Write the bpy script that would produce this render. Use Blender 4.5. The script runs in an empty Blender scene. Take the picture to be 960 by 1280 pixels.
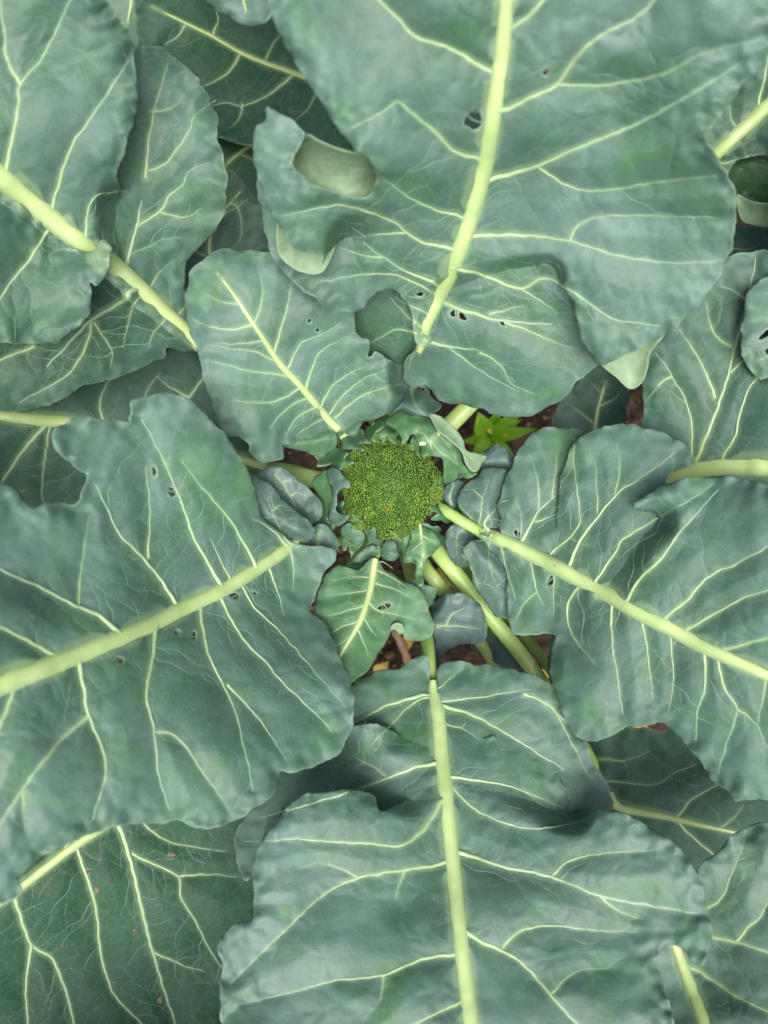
import bpy, math, random
import numpy as np
from mathutils import Vector, geometry

# ------------------------------------------------------------------ camera, sky, sun, exposure
scene = bpy.context.scene
COL = scene.collection
CAM_Z = 0.95            # camera height above the soil
F_PX = 942.0            # focal length in units of a 960 x 1280 frame
cam_d = bpy.data.cameras.new('camera')
cam_d.sensor_fit = 'HORIZONTAL'; cam_d.sensor_width = 36.0
cam_d.lens = 36.0 * F_PX / 960.0
cam_d.clip_start = 0.01; cam_d.clip_end = 400
cam_d.dof.use_dof = True; cam_d.dof.focus_distance = 0.58; cam_d.dof.aperture_fstop = 6.5
cam = bpy.data.objects.new('camera', cam_d); COL.objects.link(cam)
cam.location = (0, 0, CAM_Z); cam.rotation_euler = (0, 0, 0)
scene.camera = cam

SUN_EL, SUN_AZ = math.radians(74), math.radians(172)
world = bpy.data.worlds.new('World'); scene.world = world; world.use_nodes = True
wn = world.node_tree.nodes; wl = world.node_tree.links
sky = wn.new('ShaderNodeTexSky'); sky.sky_type = 'NISHITA'; sky.sun_disc = False
sky.sun_elevation = SUN_EL; sky.sun_rotation = SUN_AZ
sky.air_density = 0.8; sky.dust_density = 7.0; sky.ozone_density = 0.3
wl.new(sky.outputs['Color'], wn['Background'].inputs['Color'])
wn['Background'].inputs['Strength'].default_value = 0.07
sd = bpy.data.lights.new('sun', 'SUN'); sd.energy = 1.5; sd.angle = math.radians(40); sd.color = (1.0, 0.975, 0.94)
sun = bpy.data.objects.new('sun', sd); COL.objects.link(sun)
dvec = Vector((math.sin(SUN_AZ) * math.cos(SUN_EL), math.cos(SUN_AZ) * math.cos(SUN_EL), math.sin(SUN_EL)))
sun.rotation_euler = dvec.to_track_quat('Z', 'Y').to_euler()
scene.view_settings.view_transform = 'Standard'; scene.view_settings.look = 'None'
scene.view_settings.exposure = 1.60; scene.view_settings.gamma = 1.0
scene.view_settings.use_curve_mapping = False
scene.cycles.max_bounces = 4; scene.cycles.diffuse_bounces = 3; scene.cycles.glossy_bounces = 2; scene.cycles.transmission_bounces = 3
scene.cycles.use_adaptive_sampling = True; scene.cycles.adaptive_threshold = 0.03
scene.cycles.caustics_reflective = False; scene.cycles.caustics_refractive = False

RNG = random.Random(7)
NPR = np.random.default_rng(11)

# ------------------------------------------------------------------ small maths helpers
def world_pt(xy, z):
    """A spot of the bed seen at frame position xy, standing at height z."""
    xy = np.asarray(xy, float); z = np.asarray(z, float)
    d = (CAM_Z - z) / F_PX
    return np.stack([(xy[..., 0] - 480) * d, -(xy[..., 1] - 640) * d, z + 0 * d], -1)

def hash2(ix, iy, seed):
    h = (ix.astype(np.int64) * 374761393 + iy.astype(np.int64) * 668265263 + seed * 974634777) & 0x7fffffff
    h = ((h ^ (h >> 13)) * 1274126177) & 0x7fffffff
    h = (h ^ (h >> 16)) & 0x7fffffff
    return h / 0x7fffffff

def noise(x, y, seed=0):
    x = np.asarray(x, float); y = np.asarray(y, float)
    ix = np.floor(x); iy = np.floor(y); fx = x - ix; fy = y - iy
    ux = fx * fx * fx * (fx * (fx * 6 - 15) + 10); uy = fy * fy * fy * (fy * (fy * 6 - 15) + 10)
    def g(a, b):
        t = hash2(ix + a, iy + b, seed) * 2 * np.pi
        return np.cos(t) * (fx - a) + np.sin(t) * (fy - b)
    n0 = g(0, 0) * (1 - ux) + g(1, 0) * ux
    n1 = g(0, 1) * (1 - ux) + g(1, 1) * ux
    return (n0 * (1 - uy) + n1 * uy) * 1.4

def P(s):
    """'x,y x,y ...' -> array"""
    return np.array([[float(v) for v in t.split(',')] for t in s.split()])

def catmull(p, step, closed):
    p = np.asarray(p, float); n = len(p); out = []
    for i in range(n if closed else n - 1):
        if closed: a, b, c, d = p[(i - 1) % n], p[i], p[(i + 1) % n], p[(i + 2) % n]
        else: a, b, c, d = p[max(i - 1, 0)], p[i], p[i + 1], p[min(i + 2, n - 1)]
        m = max(1, int(round(np.linalg.norm((c - b)[:2]) / step)))
        t = np.linspace(0, 1, m, endpoint=False)[:, None]
        out.append(0.5 * (2 * b + (c - a) * t + (2 * a - 5 * b + 4 * c - d) * t ** 2 + (3 * b - a - 3 * c + d) * t ** 3))
    if not closed: out.append(p[-1:])
    return np.concatenate(out)

def _inside_few(q, poly):
    x, y = q[:, :1], q[:, 1:2]; x0, y0 = poly[:, 0], poly[:, 1]; x1, y1 = np.roll(x0, -1), np.roll(y0, -1)
    dy = np.where(y1 == y0, 1e-9, y1 - y0)
    return (((y0 > y) != (y1 > y)) & (x < (x1 - x0) * (y - y0) / dy + x0)).sum(1) % 2 == 1

_MASK = {}
def inside(q, poly):
    """point in polygon; many points are looked up in a half-pixel mask filled row by row"""
    if len(q) < 400: return _inside_few(q, poly)
    key = id(poly); S = 2.0
    if key not in _MASK:
        lo = poly.min(0) - 2; n = np.ceil((poly.max(0) + 2 - lo) * S).astype(int) + 1; m = np.zeros(n[::-1], bool)
        x0, y0 = poly[:, 0], poly[:, 1]; x1, y1 = np.roll(x0, -1), np.roll(y0, -1); xs = lo[0] + np.arange(n[0]) / S
        for r in range(n[1]):
            y = lo[1] + (r + 0.013) / S; k = (y0 > y) != (y1 > y)
            if not k.any(): continue
            c = np.sort((x1[k] - x0[k]) * (y - y0[k]) / (y1[k] - y0[k]) + x0[k])
            m[r] = np.searchsorted(c, xs) % 2 == 1
        _MASK[key] = (lo, m, poly)
    lo, m, _ = _MASK[key]
    i = np.round((q - lo) * S).astype(int); ok = (i[:, 0] >= 0) & (i[:, 1] >= 0) & (i[:, 0] < m.shape[1]) & (i[:, 1] < m.shape[0])
    r = np.zeros(len(q), bool); r[ok] = m[i[ok, 1], i[ok, 0]]; return r

def dist_lines(q, a, b, w=None, sp=3.0):
    """distance of points q to segments a-b; with w also the width at the nearest spot"""
    q = np.asarray(q, np.float32); n = len(q); best = np.empty(n, np.float32); arg = np.empty(n, int)
    if n == 0: return best if w is None else (best, best)
    L = np.hypot(*(b - a).T); k = np.maximum(1, np.ceil(L / sp).astype(int))
    idx = np.repeat(np.arange(len(a)), k); t = (np.arange(len(idx)) - np.repeat(np.cumsum(k) - k, k) + 0.5) / k[idx]
    m = (a[idx] + (b - a)[idx] * t[:, None]).astype(np.float32)         # nearest of points spread along the line ...
    m2 = (m ** 2).sum(1)
    for i in range(0, n, 4096):
        d = m2[None] - 2 * (q[i:i + 4096] @ m.T)
        j = d.argmin(1); arg[i:i + 4096] = idx[j]
    A = a[arg]; AB = b[arg] - A; u = np.clip(((q - A) * AB).sum(1) / ((AB ** 2).sum(1) + 1e-9), 0, 1)   # ... then the exact foot on its segment
    best = np.hypot(*(q - A - AB * u[:, None]).T)
    return best if w is None else (best, w[arg])

def segs(line, closed=False):
    return (line, np.roll(line, -1, 0)) if closed else (line[:-1], line[1:])

def smooth01(t):
    t = np.clip(t, 0, 1); return t * t * (3 - 2 * t)

class TPS:
    def __init__(s, pts):
        p = np.array(pts, float); s.c = p[:, :2] / 200.0; n = len(p)
        K = s.k(s.c, s.c) + np.eye(n) * 0.02
        M = np.zeros((n + 3, n + 3)); M[:n, :n] = K; M[:n, n] = 1; M[:n, n + 1:] = s.c
        M[n, :n] = 1; M[n + 1:, :n] = s.c.T
        s.w = np.linalg.lstsq(M, np.concatenate([p[:, 2], np.zeros(3)]), rcond=None)[0]
        s.lo, s.hi = p[:, 2].min() - 0.02, p[:, 2].max() + 0.02
    def k(s, a, b):
        r2 = ((a[:, None] - b[None]) ** 2).sum(-1)
        return 0.5 * r2 * np.log(r2 + 1e-9)
    def __call__(s, q):
        q = np.asarray(q, float)[:, :2] / 200.0; n = len(s.c)
        v = s.k(q, s.c) @ s.w[:n] + s.w[n] + q @ s.w[n + 1:]
        return np.clip(v, s.lo, s.hi)

# ------------------------------------------------------------------ materials
def mat(name):
    m = bpy.data.materials.new(name); m.use_nodes = True
    nt = m.node_tree; return m, nt, nt.nodes['Principled BSDF'], nt.nodes['Material Output']

def N(nt, kind, **kw):
    n = nt.nodes.new(kind)
    for k, v in kw.items():
        if k in n.inputs: n.inputs[k].default_value = v
        else: setattr(n, k, v)
    return n

def ramp(nt, src, stops):
    r = nt.nodes.new('ShaderNodeValToRGB'); nt.links.new(src, r.inputs[0])
    e = r.color_ramp.elements
    while len(e) < len(stops): e.new(0.5)
    for i, (p, c) in enumerate(stops):
        e[i].position = p; e[i].color = (*c, 1) if not np.isscalar(c) else (c, c, c, 1)
    return r.outputs[0]

def mix(nt, fac, a, b, mode='MIX'):
    n = nt.nodes.new('ShaderNodeMix'); n.data_type = 'RGBA'; n.blend_type = mode
    for sock, v in ((n.inputs[0], fac), (n.inputs[6], a), (n.inputs[7], b)):
        if isinstance(v, bpy.types.NodeSocket): nt.links.new(v, sock)
        elif np.isscalar(v): sock.default_value = v
        else: sock.default_value = (*v, 1)
    return n.outputs[2]

def math_n(nt, op, a, b=0.0):
    n = nt.nodes.new('ShaderNodeMath'); n.operation = op
    for sock, v in ((n.inputs[0], a), (n.inputs[1], b)):
        if isinstance(v, bpy.types.NodeSocket): nt.links.new(v, sock)
        else: sock.default_value = v
    return n.outputs[0]

def noise_n(nt, scale, detail=3, rough=0.55, dist=0.0):
    tc = nt.nodes.get('TC') or nt.nodes.new('ShaderNodeTexCoord'); tc.name = 'TC'
    n = N(nt, 'ShaderNodeTexNoise', Scale=scale, Detail=detail, Roughness=rough, Distortion=dist)
    nt.links.new(tc.outputs['Object'], n.inputs['Vector']); return n.outputs[0]

def voro_n(nt, scale, feature='F1'):
    tc = nt.nodes.get('TC') or nt.nodes.new('ShaderNodeTexCoord'); tc.name = 'TC'
    n = N(nt, 'ShaderNodeTexVoronoi', feature=feature, Scale=scale)
    nt.links.new(tc.outputs['Object'], n.inputs['Vector']); return n.outputs['Distance']

def attr(nt, name):
    a = nt.nodes.new('ShaderNodeAttribute'); a.attribute_name = name; return a.outputs['Fac']

def add_translucent(nt, b, out, color, fac):
    t = nt.nodes.new('ShaderNodeBsdfTranslucent')
    if isinstance(color, bpy.types.NodeSocket): nt.links.new(color, t.inputs[0])
    else: t.inputs[0].default_value = (*color, 1)
    ms = nt.nodes.new('ShaderNodeMixShader'); ms.inputs[0].default_value = fac
    nt.links.new(b.outputs[0], ms.inputs[1]); nt.links.new(t.outputs[0], ms.inputs[2])
    nt.links.new(ms.outputs[0], out.inputs['Surface'])

def bump(nt, h, strength, dist, prev=None):
    n = N(nt, 'ShaderNodeBump', Strength=strength, Distance=dist)
    nt.links.new(h, n.inputs['Height'])
    if prev: nt.links.new(prev, n.inputs['Normal'])
    return n.outputs[0]

def leaf_material():
    m, nt, b, out = mat('leaf_upper_side')
    big = noise_n(nt, 13, 3, 0.6, 0.6); mid = noise_n(nt, 55, 3, 0.6); fine = noise_n(nt, 420, 2, 0.6)
    bloom = math_n(nt, 'ADD', math_n(nt, 'MULTIPLY', big, 0.65), math_n(nt, 'MULTIPLY', mid, 0.35))
    waxy = ramp(nt, bloom, [(0.33, (0.042, 0.100, 0.070)), (0.50, (0.066, 0.137, 0.103)), (0.67, (0.102, 0.182, 0.156))])
    fresh = ramp(nt, bloom, [(0.34, (0.036, 0.125, 0.024)), (0.52, (0.058, 0.165, 0.050)), (0.68, (0.092, 0.205, 0.092))])
    rub = ramp(nt, noise_n(nt, 21, 4, 0.62, 1.2), [(0.48, 0.0), (0.60, 0.18), (0.72, 0.60)])       # bloom rubbed off: greener
    fr = math_n(nt, 'MAXIMUM', attr(nt, 'fresh'), rub)
    col = mix(nt, fr, waxy, fresh)
    col = mix(nt, attr(nt, 'blue'), col, (0.052, 0.088, 0.092))
    col = mix(nt, attr(nt, 'old'), col, ramp(nt, bloom, [(0.36, (0.006, 0.040, 0.018)), (0.66, (0.015, 0.062, 0.038))]))     # less wax on lower leaves, plus canopy shade put into the colour
    # finest net of veins
    tc = nt.nodes['TC']; dn = N(nt, 'ShaderNodeTexNoise', Scale=70.0, Detail=2.0); nt.links.new(tc.outputs['Object'], dn.inputs['Vector'])
    vm = N(nt, 'ShaderNodeVectorMath', operation='MULTIPLY_ADD'); nt.links.new(dn.outputs['Color'], vm.inputs[0]); vm.inputs[1].default_value = (0.007, 0.007, 0.007); nt.links.new(tc.outputs['Object'], vm.inputs[2])
    vo = N(nt, 'ShaderNodeTexVoronoi', feature='DISTANCE_TO_EDGE', Scale=135.0); nt.links.new(vm.outputs[0], vo.inputs['Vector'])
    net = ramp(nt, vo.outputs['Distance'], [(0.0, 1.0), (0.07, 0.0)])
    col = mix(nt, math_n(nt, 'MULTIPLY', net, 0.11), col, (0.20, 0.30, 0.20))
    # dusty white specks of wax
    sp = ramp(nt, voro_n(nt, 520), [(0.10, 1.0), (0.17, 0.0)])
    spm = ramp(nt, noise_n(nt, 30, 3, 0.7), [(0.53, 0.0), (0.66, 1.0)])
    col = mix(nt, math_n(nt, 'MULTIPLY', math_n(nt, 'MULTIPLY', sp, spm), 0.45), col, (0.36, 0.42, 0.40))
    col = mix(nt, math_n(nt, 'MULTIPLY', ramp(nt, fine, [(0.35, 1.0), (0.6, 0.0)]), 0.14), col, (0.03, 0.06, 0.04))
    col = mix(nt, attr(nt, 'vein'), col, (0.30, 0.42, 0.20))
    col = mix(nt, attr(nt, 'edge'), col, (0.34, 0.44, 0.33))
    nt.links.new(col, b.inputs['Base Color'])
    rr = ramp(nt, mid, [(0.3, 0.46), (0.7, 0.60)])
    nt.links.new(math_n(nt, 'SUBTRACT', rr, math_n(nt, 'MULTIPLY', attr(nt, 'blue'), 0.12)), b.inputs['Roughness'])     # young lobes are glossier
    nt.links.new(math_n(nt, 'MULTIPLY_ADD', attr(nt, 'old'), -0.30), b.inputs['Specular IOR Level']); b.inputs['Specular IOR Level'].links[0].from_node.inputs[2].default_value = 0.36
    h = math_n(nt, 'SUBTRACT', math_n(nt, 'MULTIPLY', mid, 1.0), math_n(nt, 'MULTIPLY', net, 0.22))
    nt.links.new(bump(nt, math_n(nt, 'ADD', h, math_n(nt, 'MULTIPLY', fine, 0.16)), 0.22, 0.0022), b.inputs['Normal'])
    add_translucent(nt, b, out, (0.14, 0.30, 0.05), 0.11)
    return m

def simple(name, c1, c2, scale, rough, spec=0.4, bmp=0.2, bd=0.001, trans=None, c3=None):
    m, nt, b, out = mat(name)
    stops = [(0.35, c1), (0.65, c2)] if c3 is None else [(0.3, c1), (0.5, c2), (0.7, c3)]
    col = ramp(nt, noise_n(nt, scale, 4, 0.6), stops)
    nt.links.new(col, b.inputs['Base Color'])
    b.inputs['Roughness'].default_value = rough; b.inputs['Specular IOR Level'].default_value = spec
    if bmp: nt.links.new(bump(nt, noise_n(nt, scale * 5, 3), bmp, bd), b.inputs['Normal'])
    if trans: add_translucent(nt, b, out, trans, 0.35)
    return m

M = {}
M['leaf'] = leaf_material()
def under_material():
    m, nt, b, out = mat('leaf_underside')
    c = ramp(nt, noise_n(nt, 45, 4, 0.6), [(0.35, (0.15, 0.25, 0.14)), (0.65, (0.22, 0.33, 0.20))])
    tc = nt.nodes['TC']; vo = N(nt, 'ShaderNodeTexVoronoi', feature='DISTANCE_TO_EDGE', Scale=130.0)
    dn = N(nt, 'ShaderNodeTexNoise', Scale=60.0, Detail=2.0); nt.links.new(tc.outputs['Object'], dn.inputs['Vector'])
    vm = N(nt, 'ShaderNodeVectorMath', operation='MULTIPLY_ADD'); nt.links.new(dn.outputs['Color'], vm.inputs[0]); vm.inputs[1].default_value = (0.012, 0.012, 0.012); nt.links.new(tc.outputs['Object'], vm.inputs[2])
    nt.links.new(vm.outputs[0], vo.inputs['Vector'])
    net = ramp(nt, vo.outputs['Distance'], [(0.0, 1.0), (0.12, 0.0)])
    c = mix(nt, math_n(nt, 'MULTIPLY', net, 0.22), c, (0.30, 0.40, 0.27)); nt.links.new(c, b.inputs['Base Color'])
    b.inputs['Roughness'].default_value = 0.6; nt.links.new(bump(nt, net, 0.25, 0.0008), b.inputs['Normal'])
    add_translucent(nt, b, out, (0.2, 0.35, 0.08), 0.2); return m
M['under'] = under_material()
M['rim'] = simple('leaf_rim', (0.11, 0.18, 0.12), (0.20, 0.28, 0.20), 60, 0.5)
def rib_material():
    m, nt, b, out = mat('midrib_flesh')
    c = ramp(nt, noise_n(nt, 40, 4, 0.6), [(0.35, (0.28, 0.390, 0.145)), (0.65, (0.385, 0.485, 0.215))])
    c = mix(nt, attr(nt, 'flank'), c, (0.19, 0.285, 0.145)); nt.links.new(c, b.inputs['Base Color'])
    b.inputs['Roughness'].default_value = 0.42; nt.links.new(bump(nt, noise_n(nt, 200, 3), 0.12, 0.0006), b.inputs['Normal']); return m
def vein_material():
    m, nt, b, out = mat('vein_flesh')
    c = ramp(nt, attr(nt, 'fade'), [(0.0, (0.25, 0.36, 0.165)), (0.5, (0.18, 0.285, 0.165)), (1.0, (0.122, 0.206, 0.146))])
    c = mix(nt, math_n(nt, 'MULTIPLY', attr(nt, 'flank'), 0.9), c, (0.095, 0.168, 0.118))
    nt.links.new(c, b.inputs['Base Color']); b.inputs['Roughness'].default_value = 0.48; return m
M['vein'] = vein_material(); M['rib'] = rib_material()
def fine_material():
    m, nt, b, out = mat('fine_vein_flesh')
    c = ramp(nt, noise_n(nt, 45, 3), [(0.35, (0.066, 0.138, 0.104)), (0.65, (0.098, 0.180, 0.138))])
    c = mix(nt, attr(nt, 'gen'), c, ramp(nt, noise_n(nt, 30, 3), [(0.35, (0.080, 0.155, 0.114)), (0.65, (0.118, 0.202, 0.148))]))
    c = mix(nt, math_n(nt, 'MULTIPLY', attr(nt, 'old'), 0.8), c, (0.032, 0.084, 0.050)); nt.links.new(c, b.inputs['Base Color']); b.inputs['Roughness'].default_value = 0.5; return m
M['finevein'] = fine_material()
M['petiole'] = simple('petiole_skin', (0.22, 0.36, 0.085), (0.35, 0.49, 0.16), 22, 0.4, 0.5, 0.15, 0.0008)
M['stem'] = simple('stem_skin', (0.24, 0.33, 0.13), (0.33, 0.42, 0.19), 30, 0.5, 0.4, 0.3, 0.001)

def make_obj(name, verts, faces, material, parent=None, smooth=True, attrs=None):
    me = bpy.data.meshes.new(name)
    org = np.array(parent_origin(parent)) if parent is not None else np.zeros(3)
    me.from_pydata((np.asarray(verts) - org).tolist(), [], faces if isinstance(faces, list) else faces.tolist())
    for m in (material if isinstance(material, (list, tuple)) else [material]): me.materials.append(m)
    if smooth: me.polygons.foreach_set('use_smooth', np.ones(len(me.polygons), bool))
    for k, v in (attrs or {}).items():
        me.attributes.new(k, 'FLOAT', 'POINT').data.foreach_set('value', np.asarray(v, np.float32))
    me.update()
    o = bpy.data.objects.new(name, me); COL.objects.link(o)
    if parent is not None: o.parent = parent
    return o

def thicken(V, F, t):
    """closed shell: a second skin t below the first along its normals, and a rim round every border"""
    V = np.asarray(V); F = np.asarray(F)
    fn = np.cross(V[F[:, 1]] - V[F[:, 0]], V[F[:, 2]] - V[F[:, 0]]); nv = np.zeros_like(V)
    for k in range(3): np.add.at(nv, F[:, k], fn)
    nv /= np.linalg.norm(nv, axis=1)[:, None] + 1e-15; n = len(V)
    E = np.concatenate([F[:, [0, 1]], F[:, [1, 2]], F[:, [2, 0]]]); code = E[:, 0] * n + E[:, 1]; rev = E[:, 1] * n + E[:, 0]
    B = E[~np.isin(code, rev)]
    rim = np.concatenate([np.stack([B[:, 1], B[:, 0], B[:, 0] + n], 1), np.stack([B[:, 1], B[:, 0] + n, B[:, 1] + n], 1)])
    mi = np.concatenate([np.zeros(len(F), int), np.ones(len(F), int), np.full(len(rim), 2)])
    return np.concatenate([V, V - nv * t]), np.concatenate([F, F[:, ::-1] + n, rim]), mi

def parent_origin(p):
    v = Vector((0, 0, 0))
    while p is not None: v += p.location; p = p.parent
    return v

def tag(o, label, cat, group=None):
    o['label'] = label; o['category'] = cat
    if group: o['group'] = group

def empty(name, loc, label, cat, group=None):
    o = bpy.data.objects.new(name, None); COL.objects.link(o); o.location = loc
    o.empty_display_size = 0.05; tag(o, label, cat, group); return o

def tube(path, radii, ns=10, flat=1.0, cap=True):
    """swept tube through 3-D points; flat squeezes it vertically"""
    path = np.asarray(path, float); n = len(path); V = []; Fc = []
    T = np.gradient(path, axis=0); T /= np.linalg.norm(T, axis=1)[:, None] + 1e-12
    for i in range(n):
        up = np.array([0, 0, 1.0]) if abs(T[i, 2]) < 0.95 else np.array([0, 1.0, 0])
        s = np.cross(T[i], up); s /= np.linalg.norm(s); u = np.cross(s, T[i])
        for k in range(ns):
            a = 2 * np.pi * k / ns
            V.append(path[i] + radii[i] * (np.cos(a) * s + flat * np.sin(a) * u))
    for i in range(n - 1):
        for k in range(ns):
            a = i * ns + k; b2 = i * ns + (k + 1) % ns
            Fc.append((a, b2, b2 + ns, a + ns))
    if cap: Fc.append(tuple(range(ns))[::-1]); Fc.append(tuple(range((n - 1) * ns, n * ns)))
    return np.array(V), Fc

# ------------------------------------------------------------------ leaves
STEP = 2.7
ALL_PIECES = []          # from top to bottom, for keeping leaves off one another

class Piece:
    def __init__(s, leaf, rank, outline, z, seam=None, over=None, holes=(), ruffle=1.0, fresh=None, blue=None, dome=0.0, old=None):
        s.old = old
        s.leaf = leaf; s.rank = rank; s.raw = P(outline); s.tps = TPS(P(z)); s.holes = holes
        s.seam = P(seam) if seam else None; s.over = over; s.ruffle = ruffle; s.fresh = fresh; s.blue = blue; s.dome = dome
        o = catmull(s.raw, STEP, True)
        t = np.roll(o, -1, 0) - np.roll(o, 1, 0); t /= np.linalg.norm(t, axis=1)[:, None] + 1e-9
        nrm = np.stack([t[:, 1], -t[:, 0]], 1); sd = leaf.seed
        size = min(1.0, math.sqrt(np.ptp(o[:, 0]) * np.ptp(o[:, 1])) / 160)
        w = (noise(o[:, 0] / 23, o[:, 1] / 23, sd + 6) * 3.0 * size + noise(o[:, 0] / 11, o[:, 1] / 11, sd) * 1.5 + noise(o[:, 0] / 5, o[:, 1] / 5, sd + 3) * 0.9) * (0.6 + 0.4 * size)
        s.size = size; s.tab = None; s.ignore = []
        s.out = o + nrm * w[:, None]
        s.lo = s.out.min(0) - 40; s.hi = s.out.max(0) + 40
        ALL_PIECES.append(s); leaf.pieces.append(s)
    def seam_f(s, q):
        if s.seam is None: return np.zeros(len(q))
        return 1 - smooth01(dist_lines(q, *segs(s.seam)) / 34.0)
    def edge_d(s, q):
        return dist_lines(q, *segs(s.out[::2], True))
    def zraw(s, q): return s.tps(q)
    GS = 2.8
    def z(s, q):
        """height at q, read off a 4 px table worked out once"""
        q = np.asarray(q, float); G = s.GS
        if s.tab is None:
            s.t0 = s.out.min(0) - 9; n = np.ceil((s.out.max(0) + 9 - s.t0) / G).astype(int) + 2
            gx, gy = np.meshgrid(np.arange(n[0]), np.arange(n[1]), indexing='ij')
            s.tab = s.z_exact(np.stack([gx.ravel(), gy.ravel()], 1) * G + s.t0).reshape(n)
        u = (q - s.t0) / G; n = np.array(s.tab.shape)
        u = np.clip(u, 0, n - 1.001); i = u.astype(int); f = u - i; x, y = i[:, 0], i[:, 1]; fx, fy = f[:, 0], f[:, 1]
        T = s.tab
        return (T[x, y] * (1 - fx) + T[x + 1, y] * fx) * (1 - fy) + (T[x, y + 1] * (1 - fx) + T[x + 1, y + 1] * fx) * fy
    def z_exact(s, q):
        q = np.asarray(q, float); L = s.leaf; e = s.edge_d(q)
        ins = inside(q, s.out); e = np.where(ins, e, 0)
        z = s.tps(q)
        if s.dome: z = z + 0.45 * s.dome * (1 - np.exp(-e / (28 * s.size + 6)))
        sf = s.seam_f(q)
        k = s.ruffle * (0.55 + 0.45 * s.size) * (1 - sf); wl = 0.32 + 0.68 * s.size
        near = np.exp(-e / (15.0 * s.size + 6))
        sd = L.seed
        z = z + k * near * (0.0048 * noise(q[:, 0] / (38 * wl), q[:, 1] / (38 * wl), sd) + 0.0032 * noise(q[:, 0] / (17 * wl), q[:, 1] / (17 * wl), sd + 1)) \
              - k * 0.0025 * np.exp(-e / (9.0 * s.size + 3))
        amp = 0.35 + 0.65 * s.size
        z = z + amp * (0.0060 * noise(q[:, 0] / 120, q[:, 1] / 120, sd + 2) + 0.0006 * noise(q[:, 0] / 30, q[:, 1] / 30, sd + 4))
        if L.va is not None:
            d = dist_lines(q, L.va, L.vb)
            z = z + amp * 0.0036 * (1 - np.exp(-(d / 27.0) ** 1.25))
        if L.fa is not None:                     # the blade puckers between the small veins
            d = dist_lines(q, L.fa, L.fb, None, 6.0)
            z = z + (0.5 + 0.5 * s.size) * 0.00070 * (1 - np.exp(-(d / 8.0) ** 1.4))
        if s.seam is not None:
            o = s.over; zo = o.z(q) - 0.0007
            z = z * (1 - sf) + zo * sf
        # stay below everything that lies above
        for u in ALL_PIECES:
            if u.rank >= s.rank or u is s.over or u.over is s or u in s.ignore: continue
            if s.leaf is not u.leaf and (s.leaf.plant is None): continue
            if (u.hi < s.lo).any() or (u.lo > s.hi).any(): continue
            bb = ((q > u.lo) & (q < u.hi)).all(1)
            if not bb.any(): continue
            qq = q[bb]; inn = inside(qq, u.out); du = np.where(inn, 0, dist_lines(qq, *segs(u.out[::3], True)))
            zm = u.zraw(qq) - 0.008 + du * 0.0009 + (du / 40) ** 2 * 0.10
            zz = z[bb]; h = 0.004; x = (zz - zm) / h
            z[bb] = np.where(x > 8, zm, np.where(x < -8, zz, zz - h * np.log1p(np.exp(np.clip(x, -30, 30)))))
        return z

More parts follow.
